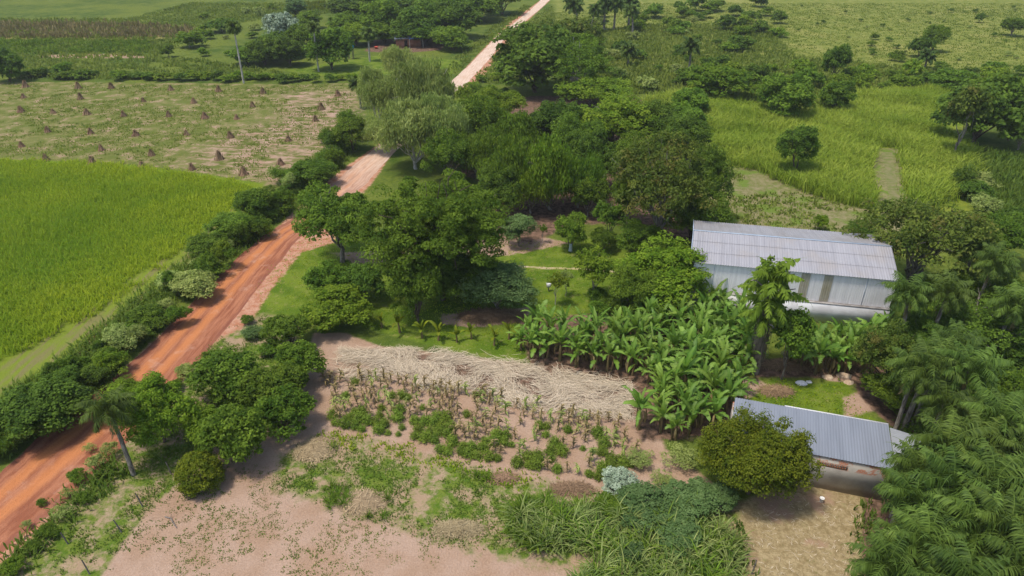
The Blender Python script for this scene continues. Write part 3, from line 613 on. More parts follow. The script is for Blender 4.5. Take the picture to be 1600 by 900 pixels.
# ------------------------------------------------------------------ low brick shed
def brick_mat():
    m, nt, out = newmat('mortared_brick'); N = NT(nt); P = N.objc()
    cb = N.N.new('ShaderNodeSeparateXYZ'); N._in(cb.inputs[0], P); cc = N.N.new('ShaderNodeCombineXYZ'); N._in(cc.inputs[0], cb.outputs[0]); N._in(cc.inputs[1], cb.outputs[2])
    br_ = N.N.new('ShaderNodeTexBrick'); N._in(br_.inputs['Vector'], cc.outputs[0]); br_.inputs['Scale'].default_value = 1
    br_.inputs['Brick Width'].default_value = .27; br_.inputs['Row Height'].default_value = .12; br_.inputs['Mortar Size'].default_value = .018
    br_.inputs['Color1'].default_value = (.42, .13, .06, 1); br_.inputs['Color2'].default_value = (.50, .19, .10, 1); br_.inputs['Mortar'].default_value = (.33, .28, .23, 1)
    z = cb.outputs[2]; n = N.noise(P, .9, 4, .6); n2 = N.noise(P, .5, 3); fine = N.noise(P, 6, 4, .7)
    mort = N.mix(N.step(n2, .35, .65), (.36, .325, .275), (.50, .455, .39)); mort = N.mix(N.math('MULTIPLY', N.step(fine, .5, .8), .4), mort, (.2, .17, .14))
    band = N.math('MULTIPLY', N.step(z, 2.0, 2.25), N.step(n, .47, .51))
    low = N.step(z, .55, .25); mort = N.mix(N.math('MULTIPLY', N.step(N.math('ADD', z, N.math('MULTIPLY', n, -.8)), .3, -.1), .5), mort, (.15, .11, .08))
    c = N.mix(band, mort, br_.outputs[0])
    nt.links.new(N.bsdf(c, .95, .05, N.bump(fine, .4, .03)), out.inputs[0]); return m
hf, hb = 3.1, 3.35
A = at(1397, 733, hf)[:2]; B0 = at(1250, 704, hf)[:2]; C0 = at(1388, 663, hb)[:2]; D0 = at(1155, 622, hb)[:2]
dirx = unit(C0-D0); A_ = A; dpt = unit(np.array([-dirx[1], dirx[0]])); ang2 = math.atan2(dirx[1], dirx[0])
Ls = float(np.linalg.norm(C0-D0))+.3; orig2 = A_-dirx*Ls
def l2(p):
    d = np.array(p)-orig2; c, s = math.cos(-ang2), math.sin(-ang2); return np.array([d[0]*c-d[1]*s, d[0]*s+d[1]*c])
c0 = l2(C0); skx = c0[0]-Ls; Wd2 = c0[1]
ls = empty('brick_shed', (orig2[0], orig2[1], 0), ang2); tag(ls, 'low brick and mortar shed with a bluish corrugated roof beside the palms', 'shed')
RM2 = metal_mat('galvanised_roof', (.205, .222, .25), (.19, .20, .22), .35, (3, .2, .2), .35, .4)
m = MB(); corrug(m, (skx, Wd2, hb), (Ls+skx, Wd2, hb), (Ls+.05, -.07, hf), (0, -.07, hf), .2, .02); m.obj('roof', RM2, ls, True)
m = MB(); beam(m, (4, Wd2+.04, hb-.02), (Ls+skx, Wd2+.04, hb-.02), .08, .10); m.obj('ridge_trim', PLAS, ls)
m = MB(); box(m, .15, Ls-.05, 0, .2, 0, hf-.06); box(m, Ls-.25, Ls-.05, .2, Wd2-.2, 0, hf-.05); box(m, .15, .35, .2, Wd2-.2, 0, hf-.05); box(m, .15+skx, Ls-.05+skx*.8, Wd2-.2, Wd2-.02, 0, hf-.02)
wl = m.obj('wall', brick_mat(), ls)
m = MB(); VB = simple('vent_dark', (.03, .02, .02), (.05, .04, .03), 3); HB = simple('hollow_brick', (.42, .14, .07), (.52, .2, .11), 5)
for r_ in range(2):
    for k in range(12): box(m, Ls-4.9+k*.17, Ls-4.9+k*.17+.07, -.012, .01, 2.2+r_*.2, 2.33+r_*.2)
m.obj('air_bricks', HB, ls)
m = MB(); box(m, Ls-4.95, Ls-2.85, -.006, .005, 2.15, 2.58); m.obj('vent_panel', simple('vent_mortar', (.2, .16, .13), (.3, .25, .2), 4), ls)
e1 = at(1437, 684, 2.9)[:2]; e2 = at(1428, 722, 2.9)[:2]
q1, q2 = l2(e1), l2(e2)
m = MB(); corrug(m, (Ls+skx+.1, Wd2-.2, hb-.12), (Ls+.1, -.1, hf-.1), (Ls+2.0, -.25, hf-.38), (Ls+2.2+skx, Wd2-.35, hb-.4), .2, .026); m.obj('side_roof', metal_mat('side_roof_metal', (.27, .28, .29), (.25, .24, .23), .3, (1, 1, 1)), ls, True)
m = MB(); box(m, Ls+1.7, Ls+1.85, 0, Wd2-.6, 0, 2.6); m.obj('side_wall', simple('side_mortar', (.2, .17, .14), (.32, .27, .22), 2), ls)

# ------------------------------------------------------------------ palms, bananas, tree with vines
def palm_mesh(seed, nf=22, L=3.2, H=7, tr=.16, leaf=.75, drop=1.0, lw=.036, m_=40):
    r = np.random.default_rng(seed); lm, wm = MB(), MB()
    bend = r.normal(0, .35, 2); t = np.linspace(0, 1, 9)
    pts = np.stack([bend[0]*t**2, bend[1]*t**2, H*t], 1); tube(wm, pts, np.linspace(tr*1.3, tr*.85, 9), 8)
    top = pts[-1]
    for k in range(nf):
        a = k*2.39996+r.uniform(-.2, .2); e = 1.35-1.75*(k/nf)+r.uniform(-.1, .1); Lf = L*r.uniform(.85, 1.1)
        s = np.linspace(0, 1, 12); th = e-drop*(s**1.3)*(1.1+.5*math.cos(e))
        ds = Lf/11; xr = np.concatenate([[0], np.cumsum(np.cos(th[:-1])*ds)]); zr = np.concatenate([[0], np.cumsum(np.sin(th[:-1])*ds)])
        ry = r.normal(0, .08)
        R_ = np.stack([np.cos(a+ry*s)*xr, np.sin(a+ry*s)*xr, zr], 1)+top
        tube(lm, R_, np.linspace(.035, .01, 12), 3, tint=.75)
        tan = unit(np.gradient(R_, axis=0)); side = unit(np.cross(tan, [0, 0, 1.])); up = np.cross(side, tan)
        u = np.linspace(.12, .99, m_); ii = u*11; i0 = np.minimum(ii.astype(int), 10); f = (ii-i0)[:, None]
        C = R_[i0]*(1-f)+R_[i0+1]*f; T = tan[i0]; Sd = side[i0]; U = up[i0]
        ll = leaf*np.sin(np.clip(u*1.05+.12, 0, 1)*math.pi)**.5*(1-.35*u)
        ti = np.clip(r.normal(.45 if e > -.1 else .3, .12)+r.normal(0, .12, m_), 0, 1)
        for sg in (-1, 1):
            dr = unit(Sd*sg*.9+T*.55+U*r.normal(.05, .5, m_)[:, None]-np.array([0, 0, .75])*r.uniform(.6, 1.3, (m_, 1))); w = lw
            mid = C+dr*(ll*.5)[:, None]; tip = C+dr*(ll*.95)[:, None]-np.array([0, 0, 1])*(ll*.35)[:, None]
            wv = T*w
            v = np.stack([C-wv*.6, C+wv*.6, mid+wv, mid-wv, tip], 1).reshape(-1, 3); o = np.arange(m_)[:, None]*5
            lm.add(v, o+np.array([0, 1, 2, 3]), o+np.array([3, 2, 4]), tint=np.repeat(ti, 5))
    dm = MB()
    for k in range(3):
        a = r.uniform(0, 6.28); q = np.array([math.cos(a), math.sin(a), 0]); p = [top-[0, 0, .2], top+q*.5-[0, 0, .5], top+q*.6-[0, 0, 1.5], top+q*.5-[0, 0, 2.2]]
        for j in range(40):
            u = r.uniform(.3, 2.9); i_ = int(u); c = p[i_]*(1-u+i_)+p[i_+1]*(u-i_); e_ = c+r.normal(0, .14, 3)-[0, 0, .35]; w_ = np.array([-q[1], q[0], 0])*.03; dm.add([c-w_, c+w_, e_+w_*.3, e_-w_*.3], [(0, 1, 2, 3)], tint=r.random()*.7)
    return lm, wm, (L, H, top), dm
PALM = []
for s_ in range(4): PALM.append(palm_mesh(200+s_, 26, 3.1, 7, .16, .85, 1.4, .040, 40))
PALMM = [(a.mesh('palm_crown', LF['palm']), b.mesh('palm_trunk', BARK, True), d, e.mesh('palm_dead_fronds', LF['dry'])) for a, b, d, e in PALM]
PALMF = [palm_mesh(220+s_, 20, 2.0, 9, .13, .8, 1.5, .12, 20) for s_ in range(2)]
PALMFM = [(a.mesh('slim_palm_crown', LF['palm']), b.mesh('slim_palm_trunk', BARKW, True), d, None) for a, b, d, _ in PALMF]
PALMX = [palm_mesh(230+s_, 24, 3.0, 7, .2, .9, 1.4, .16, 20) for s_ in range(2)]
PALMXM = [(a.mesh('far_palm_crown', LF['palm']), b.mesh('far_palm_trunk', BARK, True), d, None) for a, b, d, _ in PALMX]
def palm(x, y, h, cs, label, group=None, slim=False, i=None, tilt=0):
    P_ = PALMFM if slim else PALMXM if y > 110 else PALMM; cm, wm, (L, H0, top), dd_ = P_[(RNG.randrange(9) if i is None else i) % len(P_)]
    e = empty('palm_tree', (x, y, 0), RNG.uniform(0, 6.28)); t = link('trunk', wm, e); c = link('crown', cm, e)
    k = h/H0; t.scale = (max(.7, cs), max(.7, cs), k)
    c.scale = (cs, cs, cs); c.location = (top[0]*(max(.7, cs)-cs), top[1]*(max(.7, cs)-cs), H0*k-H0*cs)
    if dd_:
        f = link('dead_fronds', dd_, e); f.scale = c.scale; f.location = c.location
    e.rotation_euler[1] = tilt
    tag(e, label, 'palm', group); return e
def palm_at(cx, cy, h, cs, label, **k):
    p = at(cx, cy, h); return palm(p[0], p[1], h, cs, label, **k)

def banana_mesh(seed, n=9, L=2.3, Wd=.55, H=2.0, young=False):
    r = np.random.default_rng(seed); lm, wm = MB(), MB()
    tube(wm, [(0, 0, -.05), (.03, 0, H*.5), (.05, .03, H)], [.16, .13, .08] if not young else [.09, .07, .04], 8)
    if not young: tube(wm, [(.35, .1, -.05), (.45, .15, H*.45), (.5, .2, H*.75)], [.11, .09, .05], 7)
    for k in range(n):
        base = np.array([.05, .03, H*.93]) if (k < n-3 or young) else np.array([.5, .2, H*.7])
        a = k*2.4+r.uniform(-.4, .4); e = 1.45-1.25*(k % (n-2))/(n-2)+r.uniform(-.15, .15); Lf = L*r.uniform(.7, 1.15)*(1 if k < n-3 else .75)
        K = 10; s = np.linspace(0, 1, K); th = e-1.5*s**1.8*(1-.35*(e > 1.1)); ds = Lf/(K-1)
        xr = np.concatenate([[0], np.cumsum(np.cos(th[:-1])*ds)]); zr = np.concatenate([[0], np.cumsum(np.sin(th[:-1])*ds)])
        C = np.stack([np.cos(a)*xr, np.sin(a)*xr, zr], 1)+base; tan = unit(np.gradient(C, axis=0))
        side = np.array([-math.sin(a), math.cos(a), 0.]); roll = r.normal(0, .35); up = unit(np.cross(side[None], -tan)); sd = unit(side*math.cos(roll)+up*math.sin(roll))
        w = Wd/2*np.clip(np.sin(np.clip((s-.1)/.9, 0, 1)**.75*math.pi), 0, 1)**.55*r.uniform(.8, 1.15); w[s < .12] = .03
        w = w*(1+r.normal(0, .20, K)).clip(.4, 1.4); lift = r.uniform(.05, .3)
        t0 = np.clip(r.normal(.36, .22), 0, 1)
        Lf_ = C+sd*w[:, None]+up*(w*lift)[:, None]; Rt = C-sd*w[:, None]+up*(w*lift)[:, None]
        if r.random() < .6 and not young:
            for E in (Lf_, Rt):
                for j in range(K-1):
                    for f0, f1 in ((0, .5), (.5, 1.)):
                        g0 = f0+.02; g1 = f1-r.uniform(.0, .16); dz = np.array([0, 0, -abs(r.normal(0, .05))]); ca_, cb_ = C[j]*(1-f0)+C[j+1]*f0, C[j]*(1-f1)+C[j+1]*f1
                        lm.add([ca_, cb_, E[j]*(1-g1)+E[j+1]*g1+dz, E[j]*(1-g0)+E[j+1]*g0+dz], [(0, 1, 2, 3)], tint=[min(1, t0+.4), min(1, t0+.4), t0, t0-.05])
            continue
        v = np.concatenate([Lf_, C, Rt]); i = np.arange(K-1)
        tt = np.concatenate([np.full(K, t0), np.full(K, min(1, t0+.45)), np.full(K, t0-.05)])
        lm.add(v, np.concatenate([np.stack([i, i+K, i+K+1, i+1], 1), np.stack([i+K, i+2*K, i+2*K+1, i+K+1], 1)]), tint=tt)
    dm = MB()
    for k in range(0 if young else 5):
        a = r.uniform(0, 6.28); l = r.uniform(.7, 1.3); z = H*.9; b = np.array([.05+.16*math.cos(a), .03+.16*math.sin(a), z]); o_ = np.array([math.cos(a), math.sin(a), 0.]); sd = np.array([-math.sin(a), math.cos(a), 0.])*.11
        P3 = [b, b+o_*.3+[0, 0, .05], b+o_*.42-[0, 0, l*.55], b+o_*.36-[0, 0, l]]
        dm.add(np.concatenate([[p-sd*f, p+sd*f] for p, f in zip(P3, (.2, .7, 1, .3))]), [(0, 1, 3, 2), (2, 3, 5, 4), (4, 5, 7, 6)], tint=r.random()*.6)
    return (lm, wm) if young else (lm, wm, dm)
BAN = [banana_mesh(300+i, 13, 2.1, .44, 1.9) for i in range(8)]; BANM = [(a.mesh('banana_leaves', LF['banana'], True), b.mesh('banana_stem', STEM, True), c.mesh('banana_dead_leaves', LF['dry'])) for a, b, c in BAN]
YB = [banana_mesh(320+i, 6, 1.1, .28, .7, True) for i in range(3)]; YBM = [(a.mesh('young_banana_leaves', LF['yellow'], True), b.mesh('young_banana_stem', STEM, True)) for a, b in YB]
def banana(x, y, s, label, group, young=False, i=None, cat='banana plant', name='banana_plant'):
    P_ = YBM if young else BANM; cm, wm = P_[(RNG.randrange(24) if i is None else i) % len(P_)][:2]; dm = None
    if not young: dm = [q for q in P_ if q[0] == cm][0][2]
    e = empty(name, (x, y, 0), RNG.uniform(0, 6.28)); e.scale = (s, s, s*RNG.uniform(.92, 1.1)); link('stem', wm, e); link('leaves', cm, e)
    if dm: link('dead_leaves', dm, e)
    return tag(e, label, cat, group)

# grove of bananas: front left row, middle block, block by the bamboo-green bush, and the second clump
BG = [('banana plant in the dense front grove between the straw band and the lawn', [(800, 548), (830, 560), (878, 570), (925, 580), (975, 588), (1000, 575), (1010, 610), (1020, 650), (1000, 690), (985, 660), (1060, 690), (1100, 680), (1145, 655), (1165, 600), (1170, 560), (1160, 510), (1110, 480), (1060, 495), (1020, 500), (960, 525), (900, 530), (830, 520)], 3.1),
      ('banana plant in the smaller clump below the plinth of the big metal shed', [(1225, 575), (1260, 583), (1300, 588), (1345, 590), (1385, 560), (1375, 535), (1320, 545), (1270, 545), (1230, 540)], 3.3)]
rb = random.Random(5); nb_ = 0
for lab, pts, sp in BG:
    P = poly(pts); lo, hi = P.min(0), P.max(0); placed = []
    for _ in range(6000):
        x, y = rb.uniform(lo[0], hi[0]), rb.uniform(lo[1], hi[1])
        if sdist(P, np.array([x]), np.array([y]))[0] < .05: continue
        if any((x-a)**2+(y-b)**2 < (sp*.35)**2 for a, b in placed): continue
        placed.append((x, y)); banana(x, y, rb.uniform(.75, 1.15), lab, lab.replace('banana plant', 'banana plants')); nb_ += 1
print('bananas', nb_)
YP = [(597, 512), (625, 520), (660, 528), (685, 532), (714, 535), (737, 530), (772, 540), (795, 530), (640, 500), (802, 545)]
ordn = ['first', 'second', 'third', 'fourth', 'fifth', 'sixth', 'seventh', 'eighth', 'ninth', 'tenth', 'eleventh', 'twelfth', 'thirteenth', 'fourteenth', 'fifteenth']
for k, (px, py) in enumerate(sorted(YP[:8])):
    g_ = at(px, py); banana(g_[0], g_[1], rb.uniform(1.2, 1.7), 'young banana plant on the lawn, %s from the left in the row above the straw' % ordn[k], 'young banana plants on the lawn', True, k, name='young_banana_plant')

# palms at the lower right and elsewhere
PL = [(1435, 470, 6.5, 1.0), (1480, 455, 7, 1.0), (1545, 420, 7, .95), (1520, 395, 6.5, .95), (1590, 470, 7, 1), (1455, 560, 7.5, 1.05), (1515, 575, 8, 1.1), (1430, 585, 7, .9),
      (1420, 720, 5, .9), (1475, 690, 7, 1.05), (1530, 680, 7, 1.0), (1590, 665, 7.5, 1.05), (1435, 790, 6, .95), (1490, 760, 7, 1.1), (1555, 745, 7.5, 1.05), (1610, 760, 7, 1.1),
      (1450, 850, 6.5, 1.0), (1505, 830, 7, 1.1), (1575, 830, 7.5, 1.1), (1395, 905, 6, .9), (1460, 915, 6, 1.0), (1530, 905, 7, 1.1), (1600, 900, 7.5, 1.1), (1640, 840, 7, 1),
      (1405, 760, 4.5, .85), (1445, 735, 6, .95), (1500, 725, 6.5, 1), (1530, 790, 6.5, 1), (1460, 800, 5, .9), (1420, 850, 4.5, .85), (1560, 870, 6.5, 1), (1490, 880, 5.5, .95), (1590, 710, 6.5, 1), (1545, 640, 6.5, 1), (1480, 640, 6, .95), (1410, 925, 4, .9)]
for k, (px, py, h, cs) in enumerate(PL):
    px += RNG.uniform(-9, 9); py += RNG.uniform(-9, 9)
    if k < 8: lab, gp = 'feathery green palm in the mixed stand behind the palms, right of the big shed', 'palms right of the big shed'
    else: lab, gp = 'feathery green palm in the dense stand filling the lower right corner', 'palms filling the lower right corner'
    palm_at(px, py, h, cs, lab, group=gp)
g_ = at(1425, 668); palm(g_[0], g_[1], 7.5, .9, 'palm with a bare pale trunk in the shade behind the low shed, left one', tilt=.0)
g_ = at(1448, 662); palm(g_[0], g_[1], 7.8, .9, 'palm with a bare pale trunk in the shade behind the low shed, right one')
g_ = at(209, 742); palm(g_[0], g_[1], tall(209, 742, 645), .86, 'leaning grey-trunked palm standing alone beside the near stretch of dirt road', tilt=-.12)
for bx, by, ty, cs, lab in ((381, 130, 42, 1.35, 'very tall slim palm at the far edge of the corn shock field'), (498, 112, 42, 1.25, 'tall slim palm on the far farmstead lawn, in front of the round tree'), (578, 96, 52, 1.5, 'tall slim palm right of the round tree on the far farmstead lawn')):
    g_ = at(bx, by); palm(g_[0], g_[1], tall(bx, by, ty), cs, lab, slim=True)
for cx, cy, h, cs, lab in ((905, 8, 8, 1.6, 'far palm, leftmost of the row at the top of the photo right of the road'), (925, 15, 7, 1.2, 'short far palm in front of the row at the top centre'), (946, 6, 8, 1.5, 'far palm, second tall one of the row at the top centre'), (962, 6, 8, 1.5, 'far palm, third tall one of the row at the top centre'), (985, 4, 8, 1.6, 'far palm, rightmost of the row at the top centre'), (991, 18, 7, 1.4, 'far palm standing alone in the meadow just below the top row'),
                           (983, 78, 4, 1.2, 'low shaggy palm in the middle of the meadow'), (1081, 72, 7, 1.2, 'dusky palm standing in the meadow left of the dark conical tree'), (1450, 88, 3, 1.1, 'low palm with a brown base beside the pasture bush clump'), (1585, 150, 7, 1.1, 'grey-green palm at the right edge beside the big dark tree'), (560, 130, 5, .8, 'small dark palm left of the weeping trees')):
    palm_at(cx, cy, h, cs, lab)

# tree with hanging vines in front of the shed
def vine_tree():
    r = np.random.default_rng(77); g_ = at(1178, 582); Ht = tall(1178, 582, 415)
    e = empty('vine_covered_tree', (g_[0], g_[1], 0)); tag(e, 'tree with feathery shoots and dry vines on its trunk before the big shed', 'tree')
    wm = MB(); tube(wm, branch_pts(r, (0, 0, -.1), (0, 0, Ht*.8), 8, .02), np.linspace(.45, .26, 8), 9)
    arms = []
    for k in range(9):
        a = k*2.4; z = Ht*r.uniform(.45, .78); L = r.uniform(1.2, 2.4); en = np.array([math.cos(a)*L, math.sin(a)*L, z+L*r.uniform(.3, .8)]); p = branch_pts(r, (0, 0, z), en, 5); arms.append(p); tube(wm, p, np.linspace(.11, .04, 5), 5)
    wm.obj('trunk', BARK, e, True)
    vm = MB()
    for k in range(420):
        a = r.uniform(0, 6.28); z = Ht*r.uniform(.2, .72); R_ = r.uniform(.4, .75); l = r.uniform(.6, 2.2); z2 = max(0.02, z-l)
        p = np.array([math.cos(a)*R_, math.sin(a)*R_, 0]); vm_w = .02
        tube(vm, [p+[0, 0, z], p*1.05+[r.normal()*.05, r.normal()*.05, (z+z2)/2], p+[0, 0, z2]], [.02, .018, .01], 3, tint=r.random()*.6+.3)
    vm.obj('hanging_vines', LF['vine'], e)
    lm = MB()
    for z0, nf_, L_, sd_ in ((Ht*.88, 15, 3.2, 801), (Ht*.72, 14, 3.9, 802), (Ht*.55, 10, 3.3, 803)):
        pm = palm_mesh(sd_, nf_, L_, z0, .1, .85, 1.25, .13, 24)[0]
        V_ = np.concatenate(pm.v); Cc = np.concatenate(pm.c); tp = palm_mesh(sd_, nf_, L_, z0, .1, .85, 1.25, .13, 24)[2][2]
        V_ = V_-np.array([tp[0], tp[1], 0]); lm.add(V_, np.concatenate(pm.q), np.concatenate(pm.t), tint=Cc)
    # tall shoot at the top
    for dx, hh in ((-.6, 2.0), (.3, 1.5), (-.1, 1.0)):
        n = 160; z = r.random(n); C = np.stack([dx+r.normal(0, .16, n), r.normal(0, .16, n), Ht*.85+z*hh*1.3], 1); leaves(lm, r, C, r.normal(size=(n, 3)), .34, .15, np.clip(r.normal(.55, .2, n), 0, 1))
    lm.obj('crown', LF['fresh'], e)
    # leafy creeper around the lower trunk
    cm_ = MB(); n = 800; a = r.uniform(0, 6.28, n); z = r.uniform(.38, .72, n)*Ht; R_ = r.uniform(.4, 1.9, n)*np.sin((z/Ht-.15)/.62*math.pi).clip(.3, 1); ph = np.floor(a*3)
    C = np.stack([np.cos(a)*R_, np.sin(a)*R_*.9, z-.3*R_], 1); k_ = vnoise(a*4, z*2, 1., 3) > .42; leaves(cm_, r, C[k_], np.stack([np.cos(a), np.sin(a), np.full(n, .6)], 1)[k_]+r.normal(0, .4, (k_.sum(), 3)), .24, .14, np.clip(r.normal(.45, .2, k_.sum()), 0, 1))
    cm_.obj('creeper', LF['mid'], e)
vine_tree()

